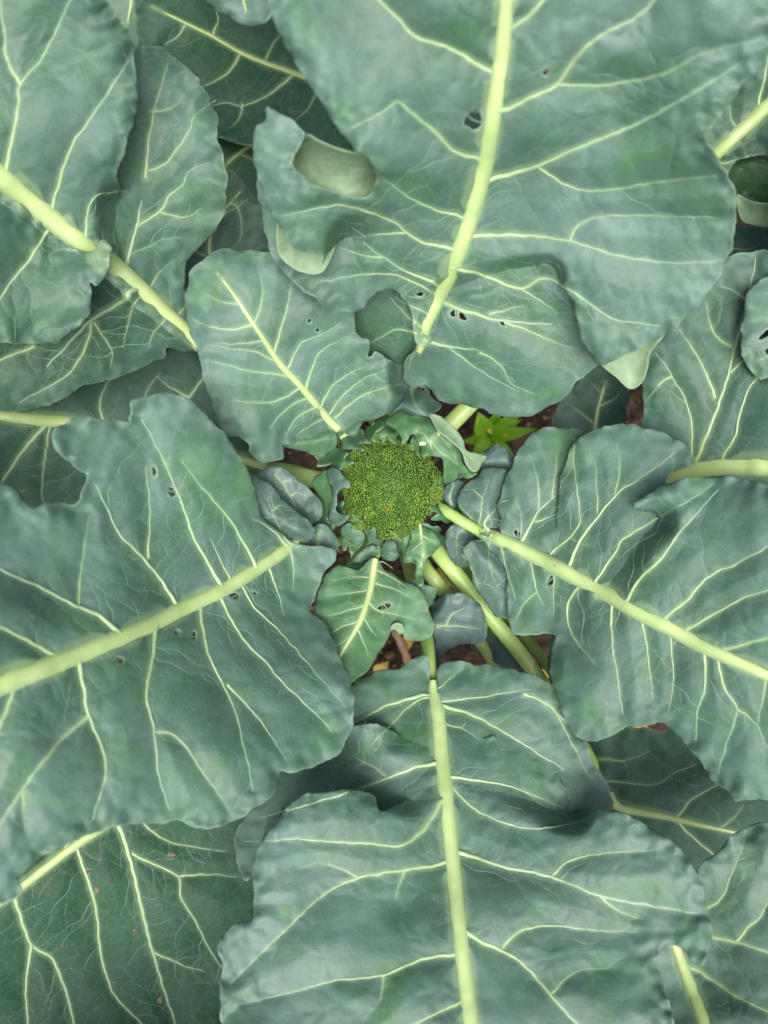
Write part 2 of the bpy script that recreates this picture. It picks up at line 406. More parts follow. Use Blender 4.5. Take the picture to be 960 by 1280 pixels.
class Leaf:
    def __init__(s, seed, plant, fresh=0.0, blue=0.0, label=None, old=0.0):
        s.old = old
        s.seed = seed; s.plant = plant; s.pieces = []; s.veins = []; s.rib = None; s.va = s.vb = s.fa = s.fb = None
        s.flaps = []; s.petiole = None; s.fresh = fresh; s.blue = blue; s.label = label; s.spots = []; s.rib_on = None
    def piece(s, rank, outline, z, **kw): return Piece(s, rank, outline, z, **kw)
    def set_veins(s, rib, veins):
        """rib: 'x,y,w ...'; veins: list of (width, 'x,y x,y ...')"""
        s.rib = catmull(P(rib), 5, False) if rib else None
        s.veins = []; raw = [catmull(P(v), 6, False) for _, v in veins]
        for vi, (w, v) in enumerate(veins):
            rest = np.concatenate([r for k, r in enumerate(raw) if k != vi]) if len(raw) > 1 else np.full((1, 2), 1e6)
            v = P(v)
            if s.rib is not None:                       # start inside the midrib
                dr = np.hypot(*(s.rib[:, :2] - v[0]).T); k = dr.argmin()
                if 2 < dr[k] < 30: v = np.concatenate([[0.65 * s.rib[max(k - 1, 0), :2] + 0.35 * s.rib[k, :2]], v])
            if w >= 4:
                for _ in range(16):                     # run on until close to the margin
                    d = v[-1] - v[-2]; n = v[-1] + d / (np.hypot(*d) + 1e-9) * 12 + np.array([0.9 * math.sin(v[-1][0]), 0.9 * math.cos(v[-1][1])])
                    home = [pc for pc in s.pieces if _inside_few(v[-1][None], pc.out)[0]]
                    if ((rest - n) ** 2).sum(1).min() < 20 ** 2: break
                    if not home or not any(_inside_few(n[None], pc.out)[0] and pc.edge_d(n[None])[0] > 9 for pc in home): break
                    v = np.concatenate([v, [n]])
            p = catmull(v, 4, False)
            p = p + np.stack([noise(p[:, 0] / 14, p[:, 1] / 14, s.seed + 8), noise(p[:, 0] / 14, p[:, 1] / 14, s.seed + 9)], 1) * 1.3
            t = np.linspace(0, 1, len(p)); ln = np.concatenate([[0], np.cumsum(np.hypot(*np.diff(p, axis=0).T))]); s.veins.append((p, w * (1.05 * (1 - 0.62 * t ** 0.9) + 0.5 * np.exp(-ln / 10.0))))
        a = []; b = []; w = []
        if s.rib is not None:
            a.append(s.rib[:-1, :2]); b.append(s.rib[1:, :2]); w.append(s.rib[:-1, 2])
        for p, ww in s.veins: a.append(p[:-1]); b.append(p[1:]); w.append(ww[:-1])
        s.vf = np.concatenate(([np.ones(len(s.rib) - 1)] if s.rib is not None else []) + [np.linspace(1, 0.15, len(p) - 1) for p, _ in s.veins]) if a else None
        if a: s.va = np.concatenate(a)[::1]; s.vb = np.concatenate(b); s.vw = np.concatenate(w)
    def top(self, q):
        """height of the leaf's uppermost piece at q, and whether there is one"""
        z = np.full(len(q), -1.0)
        for p in self.pieces:
            m = inside(q, p.out)
            if m.any(): z[m] = np.maximum(z[m], p.z(q[m]))
        miss = z < 0
        if miss.any():
            ds = np.stack([p.edge_d(q[miss]) for p in self.pieces]); k = ds.argmin(0)
            zz = np.stack([p.z(q[miss]) for p in self.pieces]); z[miss] = zz[k, np.arange(len(k))]
        return z
    def fine(self):
        """net of thin veins grown off the side veins until they meet another"""
        rng = random.Random(self.seed); lines = []
        big = max((p for p in self.pieces), key=lambda p: p.size)
        if self.va is None: return lines
        occ = set()
        def mark(l):
            for a, b in zip(l[:-1], l[1:]):
                n = max(1, int(np.hypot(*(b - a)) / 1.5))
                for k in range(n + 1): c = a + (b - a) * (k / n); occ.add((int(c[0] // 3), int(c[1] // 3)))
        for a, b in zip(self.va, self.vb): mark([a, b])
        polys = [p.out for p in self.pieces]
        src = [(p, 15 + 9 * rng.random()) for p, _ in self.veins]
        if self.rib is not None: src.append((self.rib[:, :2], 24))
        rounds = [(src, 1.5, 85)]
        for rd in range(2):
            new = []
            for line, gap in (src if rd == 0 else [(l, 20) for l in lines]):
                acc = rng.uniform(0.3, 1) * gap; side = rng.choice((-1, 1))
                for i in range(1, len(line) - 1):
                    acc += np.hypot(*(line[i] - line[i - 1]))
                    if acc < gap: continue
                    acc = rng.uniform(-0.3, 0.3) * gap; side = -side
                    for sg in ((side,) if rd else (side, -side) if rng.random() < 0.5 else (side,)):
                        t = line[min(i + 1, len(line) - 1)] - line[i - 1]
                        an = math.atan2(t[1], t[0]) + sg * rng.uniform(0.75, 1.25); q = line[i].copy(); path = [q.copy()]
                        turn = -sg * rng.uniform(-0.01, 0.05)
                        hit = False; bend = rng.choice((-1, 1)); leg = rng.randint(3, 6)
                        for st in range(rng.randint(16, 40) if rd == 0 else rng.randint(8, 20)):
                            leg -= 1
                            if leg <= 0: an += bend * rng.uniform(0.3, 0.75); bend = -bend; leg = rng.randint(3, 7)
                            an += turn * 0.6 + rng.uniform(-0.05, 0.05)
                            q = q + 2.0 * np.array([math.cos(an), math.sin(an)])
                            hit = st > 2 and (int(q[0] // 3), int(q[1] // 3)) in occ
                            if not hit: q = q + 2.0 * np.array([math.cos(an), math.sin(an)]); hit = st > 2 and (int(q[0] // 3), int(q[1] // 3)) in occ
                            path.append(q.copy())
                            if hit: break
                        path = np.array(path); ok = np.zeros(len(path), bool)
                        for po in polys: ok |= inside(path, po)
                        if not ok.all(): path = path[:max(int(np.argmin(ok)), 0)]
                        if len(path) > 4 and hit and ok.all(): mark(path); new.append(np.concatenate([path[:1], (path[:-2] + 2 * path[1:-1] + path[2:]) / 4, path[-1:]]))
            lines += new
            if rd == 0: self.n_first = len(lines)
        return lines

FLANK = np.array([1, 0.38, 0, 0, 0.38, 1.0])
def ribbon(zf, p, w, h, under=0.0005, soft=0):
    """low rounded ridge lying on the leaf along p (frame x,y), w wide"""
    t = np.gradient(p, axis=0); t /= np.linalg.norm(t, axis=1)[:, None] + 1e-9
    nr = np.stack([-t[:, 1], t[:, 0]], 1)
    offs = np.array([-0.55, -0.36, -0.13, 0.13, 0.36, 0.55]); hh = np.array([-1, 0.62, 1, 1, 0.62, -1.0])
    q = p[:, None] + nr[:, None] * (offs[None, :, None] * w[:, None, None])
    zc = zf(p)
    if soft: zc = np.convolve(np.pad(zc, soft, mode='edge'), np.ones(2 * soft + 1) / (2 * soft + 1), 'valid')
    z = np.repeat(zc[:, None], 6, 1)
    px = (CAM_Z - zc) / F_PX
    H = h * w * px
    z = z + np.where(hh > 0, hh, 0)[None] * H[:, None] - np.where(hh < 0, 1, 0)[None] * under
    V = world_pt(q, z).reshape(-1, 3); Fc = []
    for i in range(len(p) - 1):
        for k in range(5):
            a = i * 6 + k; Fc.append((a, a + 6, a + 7, a + 1))
    return V, Fc

def join(parts):
    V = []; Fc = []; n = 0
    for v, f in parts:
        V.append(v); Fc += [tuple(i + n for i in t) for t in f]; n += len(v)
    return np.concatenate(V), Fc

def blade_mesh(pc):
    o = pc.out; s = STEP
    cons = [o]; holes = []
    for hx, hy, ra, rb, an in pc.holes:
        k = 14; t = np.linspace(0, 2 * np.pi, k, endpoint=False); rr = 1 + 0.22 * np.sin(2 * t + hx) + 0.13 * np.cos(3 * t + hy)
        x = ra * rr * np.cos(t); y = rb * rr * np.sin(t); c, sn = math.cos(an), math.sin(an)
        hp = np.stack([hx + x * c - y * sn, hy + x * sn + y * c], 1); holes.append(hp); cons.append(hp)
    lo, hi = o.min(0), o.max(0)
    xs = np.arange(lo[0], hi[0], s); ys = np.arange(lo[1], hi[1], s * 0.866)
    gx, gy = np.meshgrid(xs, ys); gx = gx + (np.arange(len(ys)) % 2)[:, None] * s * 0.5
    g = np.stack([gx.ravel(), gy.ravel()], 1)
    g = g[inside(g, o)]; g = g[dist_lines(g, *segs(o, True)) > 0.62 * s]
    for hp in holes:
        g = g[~_inside_few(g, hp)]; g = g[dist_lines(g, *segs(hp, True)) > 0.5 * s]
    vs = list(cons); edges = []; base = 0
    for c in cons:
        n = len(c); edges += [(base + i, base + (i + 1) % n) for i in range(n)]; base += n
    pts = np.concatenate(cons + [g])
    r = geometry.delaunay_2d_cdt([Vector(p) for p in pts], edges, [], 1, 1e-5)
    q = np.array([(v.x, v.y) for v in r[0]]); f = np.array([t for t in r[2] if len(t) == 3], int)
    c = q[f].mean(1); keep = np.ones(len(f), bool)
    for hp in holes: keep &= ~_inside_few(c, hp)
    f = f[keep]
    a = q[f]; cr = (a[:, 1, 0] - a[:, 0, 0]) * (a[:, 2, 1] - a[:, 0, 1]) - (a[:, 1, 1] - a[:, 0, 1]) * (a[:, 2, 0] - a[:, 0, 0])
    f[cr > 0] = f[cr > 0][:, ::-1]        # faces look up (frame y runs down)
    z = pc.z(q); L = pc.leaf
    e = dist_lines(q, *segs(o, True))
    edge = np.exp(-(e / 1.7) ** 2) * (0.12 + 0.13 * pc.size)
    for hp in holes: edge = np.maximum(edge, np.exp(-(dist_lines(q, *segs(hp, True)) / 2.2) ** 2) * 0.30)
    edge *= (1 - pc.seam_f(q)) ** 4
    if L.va is not None:
        d, wi = dist_lines(q, L.va, L.vb, np.arange(len(L.va))); w = L.vw[wi]
        vein = L.vf[wi] * (0.30 * np.exp(-np.maximum(d - 0.5 * w, 0) ** 2 / (1.0 + 0.12 * w) ** 2) + 0.04 * np.exp(-d / 12.0))
    else: vein = np.zeros(len(q))
    return world_pt(q, z), f, vein, edge, np.full(len(q), L.fresh if pc.fresh is None else pc.fresh), np.full(len(q), L.blue if pc.blue is None else pc.blue), np.full(len(q), L.old if pc.old is None else pc.old)

def patch(outline, z, bulge=0.004):
    """folded-over bit of leaf margin, a curved shell showing the underside"""
    o = catmull(P(outline), 2.5, True); tp = TPS(P(z)); s = 2.6
    lo, hi = o.min(0), o.max(0)
    gx, gy = np.meshgrid(np.arange(lo[0], hi[0], s), np.arange(lo[1], hi[1], s)); g = np.stack([gx.ravel(), gy.ravel()], 1)
    g = g[inside(g, o)]; g = g[dist_lines(g, *segs(o, True)) > 1.4]
    pts = np.concatenate([o, g]); n = len(o)
    r = geometry.delaunay_2d_cdt([Vector(p) for p in pts], [(i, (i + 1) % n) for i in range(n)], [], 1, 1e-5)
    q = np.array([(v.x, v.y) for v in r[0]]); f = np.array([t for t in r[2] if len(t) == 3], int)
    a = q[f]; cr = (a[:, 1, 0] - a[:, 0, 0]) * (a[:, 2, 1] - a[:, 0, 1]) - (a[:, 1, 1] - a[:, 0, 1]) * (a[:, 2, 0] - a[:, 0, 0])
    f[cr > 0] = f[cr > 0][:, ::-1]
    e = dist_lines(q, *segs(o, True))
    zz = tp(q) - bulge * (1 - np.exp(-e / 11.0)) + 0.0006 * noise(q[:, 0] / 15, q[:, 1] / 15, 5)
    return world_pt(q, zz), f, (lambda p: tp(p) - bulge * (1 - np.exp(-dist_lines(p, *segs(o, True)) / 11.0)) + 0.0002)

def build_leaf(L):
    fl = L.fine()
    if fl: L.fa = np.concatenate([l[:-1] for l in fl]); L.fb = np.concatenate([l[1:] for l in fl])
    parts = [blade_mesh(p) for p in L.pieces]
    V, Fc = [], []; n = 0
    for p in parts: V.append(p[0]); Fc.append(p[1] + n); n += len(p[0])
    at = {k: np.concatenate([p[i] for p in parts]) for k, i in (('vein', 2), ('edge', 3), ('fresh', 4), ('blue', 5), ('old', 6))}
    V3, F3, mi = thicken(np.concatenate(V), np.concatenate(Fc), 0.0007)
    o = make_obj('leaf', V3, F3, [M['leaf'], M['under'], M['rim']], L.plant, attrs={k: np.tile(v, 2) for k, v in at.items()})
    o.data.polygons.foreach_set('material_index', mi)
    if L.label: o['label'] = L.label
    org = L
    if L.rib is not None:
        v, f = ribbon(lambda q: (L.rib_on.z(q) if L.rib_on else L.top(q)) + 0.0003, L.rib[:, :2], L.rib[:, 2] * 0.96, 0.16, 0.0014, 4)
        make_obj('midrib', v, f, M['rib'], o, attrs={'flank': np.tile(FLANK, len(L.rib))})
    for p, w in L.veins:
        v, f = ribbon(L.top, p, w, 0.05, 0.0003)
        make_obj('side_vein', v, f, M['vein'], o, attrs={'flank': np.tile(FLANK, len(p)), 'fade': np.repeat(np.linspace(max(0.45 - 0.06 * min(w[0], 8), 0), 0.85, len(p)), 6)})
    if fl:
        allq = np.concatenate(fl); z = L.top(allq); k = 0; rs = []
        gen = []
        for li, l in enumerate(fl):
            zz = z[k:k + len(l)]; k += len(l); first = li < L.n_first; gen.append(np.full(len(l) * 6, 1.0 if first else 0.0))
            rs.append(ribbon(lambda q, zz=zz: zz - 0.00005, l, np.linspace(1.9, 1.2, len(l)) if first else np.linspace(1.3, 0.9, len(l)), 0.05, 0.00015))
        v, f = join(rs); fo = make_obj('fine_vein_network', v, f, M['finevein'], o, attrs={'old': np.full(len(v), L.old), 'gen': np.concatenate(gen)}); fo['kind'] = 'stuff'
    for ol, z, bu, *fv in L.flaps:
        v, f, zf = patch(ol, z, bu); v, f, mi = thicken(v, f, 0.0007)
        fo = make_obj('curled_margin', v, f, [M['under'], M['leaf'], M['rim']], o); fo.data.polygons.foreach_set('material_index', mi)
        for line in fv:
            p = catmull(P(line), 3, False); v, f = ribbon(zf, p, np.linspace(4.5, 1.5, len(p)), 0.22, 0.0003)
            make_obj('side_vein', v, f, M['rib'], o, attrs={'flank': np.tile(FLANK, len(p))})
    if L.petiole:
        pp = P(L.petiole)                       # x,y,z,width(mm)
        w3 = np.concatenate([world_pt(pp[:, :2], pp[:, 2]), pp[:, 3:4] * 0.0005], 1)
        w3[0, 2] -= 1.0 * w3[0, 3] + 0.0022
        c = catmull(w3 * 1000, 6, False) / 1000
        v, f = tube(c[:, :3], c[:, 3], 14, 0.8)
        make_obj('petiole', v, f, M['petiole'], o)
    for x, y, rx, ry in L.spots:
        t = np.linspace(0, 2 * np.pi, 12, endpoint=False); rr = 1 + 0.2 * np.sin(3 * t + x)
        q = np.stack([x + rx * rr * np.cos(t), y + ry * rr * np.sin(t)], 1); q = np.concatenate([[[x, y]], q])
        z = L.top(q) + 0.0003; z[0] += 0.0006
        v = world_pt(q, z)
        make_obj('brown_spot', v, [(0, 1 + (i + 1) % 12, 1 + i) for i in range(12)], M['spot'], o)
    return o

M['spot'] = simple('dead_leaf_spot', (0.10, 0.080, 0.045), (0.20, 0.16, 0.09), 400, 0.7, 0.2, 0.2)

# the plant and its neighbours stand in the bed
hx, hy = world_pt((487, 610), 0.39)[:2]
PLANT = empty('broccoli_plant', (hx, hy, 0), 'grey-green broccoli plant with a small green head amid big spreading veined leaves', 'broccoli plant', 'broccoli plants in the bed')
NB_TOP = empty('broccoli_plant', (-0.08, 0.70, 0), 'neighbouring broccoli plant with only pale leaf tips showing at the top edge', 'broccoli plant', 'broccoli plants in the bed')
NB_RIGHT = empty('broccoli_plant', (0.62, 0.10, 0), 'neighbouring broccoli plant with a holed pale lobe reaching in at the right edge', 'broccoli plant', 'broccoli plants in the bed')
LEAVES = []
def leaf(seed, plant=PLANT, **kw):
    L = Leaf(seed, plant, **kw); LEAVES.append(L); return L

# ---- big leaf above the head (reaching up and towards the viewer)
A = leaf(101)
A2 = A.piece(7, '322,225 327,265 333,295 343,325 355,342 372,356 393,373 412,386 436,391 452,386 462,374 474,364 510,345 540,300 480,260 400,250 350,235',
  '325,230,.500 340,310,.475 372,352,.462 410,383,.458 445,385,.452 500,350,.447 540,300,.462 420,290,.474')
A3 = A.piece(8, '530,425 508,448 504,470 514,484 533,482 545,499 562,503 590,508 612,517 635,523 655,521 680,512 702,498 722,478 745,458 762,440 745,385 700,335 640,318 585,330 555,370',
  '530,425,.418 560,370,.440 650,330,.462 700,340,.468 760,440,.435 740,460,.430 690,505,.410 620,518,.395 560,503,.385 512,470,.372 540,462,.381 620,440,.425')
A1 = A.piece(1, '333,0 345,35 360,65 380,95 402,130 425,165 445,188 463,200 470,220 464,243 440,246 415,238 390,230 370,210 364,200 378,180 383,170 370,155 350,142 333,133 330,150 320,160 317,180 320,215 330,245 345,275 350,284 362,302 375,312 397,320 404,331 412,315 427,300 440,297 437,330 440,360 450,383 462,373 474,363 495,364 512,385 516,405 522,430 540,428 545,400 560,375 600,360 640,350 680,345 700,350 712,372 722,400 730,428 740,446 754,457 776,446 797,435 826,421 852,403 870,387 892,360 903,339 912,320 917,294 921,264 917,236 908,215 894,191 884,175 899,147 915,123 941,95 960,65 985,10 960,-50 900,-130 800,-210 680,-250 560,-250 450,-220 360,-150 325,-60',
  '525,425,.425 545,370,.447 570,310,.470 605,180,.525 630,0,.585 640,-150,.600 340,0,.565 460,225,.535 325,150,.535 350,280,.515 403,328,.498 440,300,.480 960,60,.590 900,180,.560 915,290,.525 850,400,.485 750,455,.462 720,390,.474 800,250,.520 470,370,.452',
  seam='437,300 437,330 440,360 450,383', over=A2,
  holes=[(592, 150, 9, 15, 0.6), (682, 91, 3.2, 4.2, .3), (612, 366, 5, 3, .4), (525, 368, 5, 2.4, .1)])
# the lower right lobe joins the main blade along a second seam
_s1 = A1.seam_f
A1.seam2 = P('545,410 560,375 600,360 640,350 680,345')
A4 = A.piece(40, '425,385 438,368 462,355 485,352 505,360 524,385 533,415 530,436 516,462 495,462 472,452 448,440 432,415',
  '432,395,.392 480,360,.412 528,425,.412 490,455,.385 450,430,.388 500,405,.413', fresh=.25, old=.4)
A3.holes = [(567, 392, 3.2, 5, -.5), (578, 396, 5.5, 3.6, .5), (628, 404, 4, 2, .3)]
A.set_veins('523,441,7 528,427,13 531,408,16 545,375,20 570,320,23 590,260,24 605,200,25 618,130,25 628,60,24 632,0,23 636,-60,20 640,-150,8', [
 (8, '635,135 660,122 695,105 725,65 760,38 800,18 830,-15'), (4, '695,105 760,105 830,92 870,70 925,55'),
 (8, '613,222 670,207 720,185 770,165 805,150 850,125 905,92'), (4, '675,208 710,232 750,238 820,228 885,220'),
 (7, '592,293 650,293 710,300 770,318 840,328 905,325'), (3.5, '712,302 725,280 760,270 830,270 900,272'),
 (7, '575,335 610,345 650,360 680,347 710,360 765,397 800,403'), (3, '650,360 675,375 697,392'),
 (8, '555,377 590,390 630,400 690,405'), (3.5, '630,402 665,415 700,430 718,435'), (3, '612,392 640,385 655,383'),
 (7, '530,425 560,432 598,437'), (3, '556,432 590,455 615,472 650,490'), (2.5, '600,440 625,455 640,480 668,492'),
 (8, '617,90 590,75 560,58 522,46 500,25 480,5'), (7, '597,197 568,188 545,165 520,145 498,127 480,138 440,160'),
 (6, '573,268 545,262 510,245 478,222'), (6.5, '560,308 530,302 507,290 493,277 453,262 420,256 373,265'), (3.5, '507,290 470,293 447,296'),
 (6, '543,352 510,340 478,320 454,302'), (4, '537,362 500,345 465,342 440,345'), (3, '478,321 450,318 424,308'),
 (5, '520,404 505,390 488,372'), (4, '528,388 508,380 492,369'), (4, '520,415 495,412 472,424'), (3, '530,430 515,446 510,462'),
 (6, '627,40 660,20 700,-25 740,-70'), (6, '633,-20 600,-50 540,-90 480,-110'), (5, '637,-70 690,-110 760,-150')])
A.flaps = [('352,196 366,180 384,169 400,177 425,187 452,194 480,205 492,230 480,256 445,262 415,254 385,246 360,225',
            '352,200,.505 384,169,.540 425,187,.545 460,196,.536 480,230,.508 440,255,.516 385,240,.512', .010),
           ('352,262 346,285 346,303 351,322 372,338 395,343 408,334 418,305 400,290 375,275', '352,265,.500 346,303,.491 372,338,.482 396,343,.480 415,310,.486 385,300,.488', .003),
           ('740,440 754,458 770,471 787,486 802,478 809,460 813,440 830,415 800,405 765,425', '750,445,.448 787,486,.440 809,460,.452 820,420,.462 780,455,.450 770,430,.450', .006)]
A.petiole = '527,428,.412,7 523,446,.385,8 517,470,.343,10 506,520,.28,13 497,570,.22,15 487,615,.12,16'

# ---- big leaf on the left
B = leaf(202)
B1 = B.piece(3, '345,662 363,676 390,681 407,682 420,690 415,705 402,720 395,745 388,762 400,770 410,785 425,815 435,840 442,870 440,905 430,935 410,950 385,960 365,966 350,963 347,985 335,1000 315,1012 295,1025 270,1035 245,1035 225,1028 200,1030 165,1030 130,1037 95,1050 65,1065 40,1080 25,1095 25,1112 15,1125 0,1131 -40,1140 -100,1110 -160,1040 -190,960 -180,880 -150,800 -110,720 -60,650 -25,610 0,602 19,611 37,632 47,633 62,628 94,631 100,617 108,596 94,585 75,567 64,546 72,533 94,521 125,522 147,527 162,528 164,515 162,503 175,497 203,491 234,499 259,520 275,536 294,561 311,590 320,612 326,640',
  '362,682,.385 300,722,.420 230,760,.460 130,805,.515 0,855,.570 -130,920,.600 415,690,.380 392,755,.392 440,880,.445 430,935,.450 350,960,.478 270,1033,.500 150,1030,.530 20,1100,.565 -60,1130,.58 320,620,.415 280,545,.450 205,492,.480 160,528,.490 70,545,.510 100,615,.505 40,632,.530 -60,660,.56 200,640,.468 330,830,.445 170,900,.520',
  holes=[(215, 615, 3.6, 7.5, -.35), (193, 590, 2.6, 5, -.2), (293, 745, 7, 3.6, .35), (316, 741, 4, 2, .1), (221, 790, 3.5, 3, 0), (243, 794, 2.6, 4.6, -.1), (150, 825, 5, 3, .2)])
B2 = B.piece(31, '300,588 320,594 338,604 352,622 370,637 386,650 393,662 389,675 376,683 352,692 328,682 304,650', '300,600,.402 338,604,.392 393,662,.386 355,690,.390 310,650,.404 350,650,.394', dome=.008, blue=.38)
B3 = B.piece(45, '312,606 322,594 332,586 345,583 360,588 380,606 395,620 403,635 400,650 386,660 362,650 340,632', '320,600,.376 362,590,.374 402,635,.370 386,656,.364 345,622,.368', dome=.009, blue=.6)
B.set_veins('374,678,7 362,683,15 345,694,18 320,710,19 275,738,21 230,760,23 180,785,25 130,805,27 80,825,29 40,840,30 0,855,32 -60,885,26 -130,920,10', [
 (5, '358,684 345,668 328,655 314,648'), (6, '318,711 310,690 290,655 270,630'), (7, '277,737 262,710 240,670 230,640 215,600 200,568'),
 (7, '222,764 200,725 175,695 150,670 135,640 125,618'), (4, '184,698 186,660 187,630 183,595'), (8, '150,797 125,772 97,760 50,735 15,720 -20,700'),
 (4, '97,760 100,720 104,690 107,670'), (8, '78,826 30,800 0,785 -40,765'), (7, '193,780 190,820 182,868 192,915 197,965 204,990'), (4, '192,915 215,918 235,938 246,955'),
 (8, '95,820 103,860 110,895 128,940 132,968 122,1002'), (6, '110,895 80,920 45,962 15,1005'), (3, '28,990 30,1020 34,1045'),
 (6, '250,752 250,768 257,810 266,832 290,880 300,915'), (6, '272,742 300,795 335,832 352,852 400,898'), (4, '300,728 318,760 345,785 352,793'),
 (5, '333,705 345,735 355,770'), (4, '363,690 367,712 366,740'), (4, '290,730 275,700 262,672'), (7, '20,850 10,880 -10,930 -20,980'),
 (4, '283,856 320,895 345,930'), (2.5, '345,593 360,615 373,642'), (2, '352,604 364,600 374,606'), (2, '362,620 372,616 384,620'), (2.5, '358,676 345,650 333,622'), (2, '350,660 362,648 372,650'), (2, '340,640 350,632 358,634')])
B.petiole = '372,676,.378,10 410,655,.335,12 450,635,.25,14 487,614,.13,15'

# ---- leaf below the head, reaching to the bottom edge
Mm = leaf(303)
M0 = Mm.piece(24, '442,852 460,842 497,835 513,827 527,818 537,820 535,830 537,847 541,862 547,858 547,840 557,828 570,825 587,830 613,832 647,838 673,847 692,858 703,885 715,910 730,925 740,950 760,985 766,1005 752,1014 700,1040 620,1080 560,1090 480,1080 400,1060 340,1065 305,1100 295,1040 330,990 370,930 420,880',
  '541,862,.385 552,950,.420 563,1040,.443 450,845,.385 570,826,.380 690,860,.400 765,1000,.412 300,1050,.385 430,930,.405 700,1040,.432 560,1090,.455')
M2 = Mm.piece(23, '430,925 440,908 458,906 473,907 493,913 515,925 545,930 552,1000 500,1030 440,1010 400,985 400,950',
  '440,908,.418 473,907,.420 493,913,.419 550,960,.424 480,1000,.428 400,970,.412', seam='505,918 545,932 552,1000 500,1030 440,1010 400,985 400,950 425,930', over=M0)
M3 = Mm.piece(22, '570,930 600,923 630,921 655,927 677,940 692,963 706,988 709,1008 690,1030 640,1022 600,1002 562,980', '570,940,.418 630,921,.411 677,940,.414 706,990,.423 640,1000,.431 575,990,.427',
  seam='708,1018 690,1030 640,1022 600,1002 562,980 568,938 590,926', over=M0)
M1 = Mm.piece(4, '477,1013 467,993 447,989 423,987 407,990 380,993 360,1007 343,1030 323,1060 315,1080 315,1113 317,1145 300,1152 284,1165 272,1180 277,1205 275,1240 278,1285 290,1340 340,1400 420,1450 520,1470 600,1475 700,1450 790,1400 835,1340 841,1273 831,1237 824,1204 828,1183 847,1183 864,1201 877,1206 888,1181 888,1155 880,1119 873,1093 854,1067 828,1044 791,1021 765,1012 740,1013 700,1010 640,988 575,960 540,970 510,1000',
  '557,965,.424 563,1040,.447 570,1120,.468 583,1240,.500 600,1420,.530 470,1000,.456 400,990,.466 318,1075,.480 275,1200,.500 300,1340,.52 700,1015,.452 765,1013,.458 850,1065,.480 887,1160,.495 830,1190,.490 835,1330,.512',
  seam='715,1012 700,1010 640,988 575,960 540,970 515,995', over=M0)
Mm.V = Mm.piece(44, '537,760 543,750 560,742 580,743 597,753 607,770 610,787 607,800 593,806 573,806 560,814 553,824 547,835 542,820 543,793', '540,760,.358 580,743,.362 610,787,.354 573,806,.346 547,833,.338', dome=.010, blue=.85)
Mm.set_veins('541,850,8 542,862,14 544,875,18 548,900,20 552,950,22 557,1000,22 563,1060,22 570,1120,22 576,1180,23 583,1240,24 588,1280,25 597,1340,20 605,1420,8', [
 (7, '543,878 530,871 487,882 443,905 415,925'), (4, '520,878 500,895 480,915'), (7, '548,955 520,960 487,973 443,988'), (3, '487,973 465,958 440,945'),
 (7, '552,1003 545,1013 527,1040 500,1057 463,1055 403,1052'), (6.5, '563,1078 540,1084 507,1088 447,1098 407,1117 372,1148'), (3.5, '505,1089 498,1110 492,1125'),
 (6.5, '572,1195 530,1200 475,1221 425,1225 380,1236 315,1252'), (6, '585,1250 540,1270 480,1300'), (3, '447,1098 425,1085 400,1080 372,1085'), (3, '480,1220 475,1250 455,1275'),
 (7, '549,885 562,887 595,897 645,925'), (4, '548,878 600,872 640,865 670,862'), (6, '560,972 600,977 640,984 680,1000'), (6, '560,980 590,1010 620,1025 660,1036 700,1033 738,1023'),
 (7.5, '569,1066 595,1073 630,1085 690,1097 750,1120 812,1132 860,1140'), (4, '690,1097 710,1078 745,1068 800,1064'), (7.5, '580,1165 600,1178 628,1190 660,1212 700,1258 755,1315'), (5, '626,1189 650,1165 690,1157 740,1163 795,1165'), (3.5, '688,1243 720,1215 762,1210'),
 (3, '556,905 580,912 600,925'), (3.5, '655,868 690,885 715,930 738,975'), (3, '690,885 705,900 722,915'), (3, '750,1120 775,1140 800,1148'), (3, '546,862 570,842 580,836'), (2.5, '546,783 570,782 600,786'), (2.5, '556,783 565,768 580,760')])
Mm.petiole = '541,856,.381,8 537,825,.366,10 530,780,.33,12 515,720,.27,13 500,665,.20,15 489,615,.11,16'

# ---- leaf right of the head
J = leaf(404)
J1 = J.piece(27, '625,650 624,630 627,608 636,588 645,570 655,552 668,541 685,535 705,533 725,537 745,560 760,640 735,735 700,716 660,697 640,685 628,674', '640,682,.385 700,712,.403 625,620,.376 660,548,.380 720,540,.380 745,640,.405 735,735,.418')
J2 = J.piece(26, '697,640 696,620 700,600 708,575 720,552 742,537 770,530 800,533 830,540 850,552 868,573 866,582 850,585 840,592 834,612 850,650 840,700 800,775 750,748 710,722 680,704 684,682 694,664',
  '680,702,.396 760,742,.429 800,765,.441 697,620,.399 740,537,.405 800,533,.412 865,575,.424 850,640,.436 770,640,.424', seam='680,704 684,684 693,666', over=J1)
J0 = J.piece(5, '600,668 622,673 640,680 680,700 720,720 750,734 775,705 800,668 822,648 806,638 792,632 805,622 825,608 845,600 870,597 905,594 935,600 960,607 990,620 1040,670 1090,750 1120,840 1120,920 1080,980 1020,1000 965,1002 945,999 920,1001 906,988 890,975 880,955 860,935 841,912 824,902 808,907 778,911 762,921 742,928 720,919 703,893 692,862 687,840 690,806 692,794 665,794 642,791 637,780 635,760 634,732 633,712 615,690',
  '600,668,.372 680,702,.402 760,742,.434 880,807,.475 960,843,.498 1080,900,.520 792,632,.446 880,597,.464 960,607,.492 1080,740,.520 636,760,.380 690,795,.396 705,893,.425 830,905,.450 920,998,.474 1080,980,.505 730,850,.432 830,700,.462',
  seam='750,734 775,705 800,668 818,652', over=J2,
  holes=[(688, 727, 3.5, 6.5, .1), (852, 803, 7, 3, .1)])
J2.holes = [(695, 670, 5, 7.5, .1)]; J1.holes = [(647, 667, 5, 3, .3)]
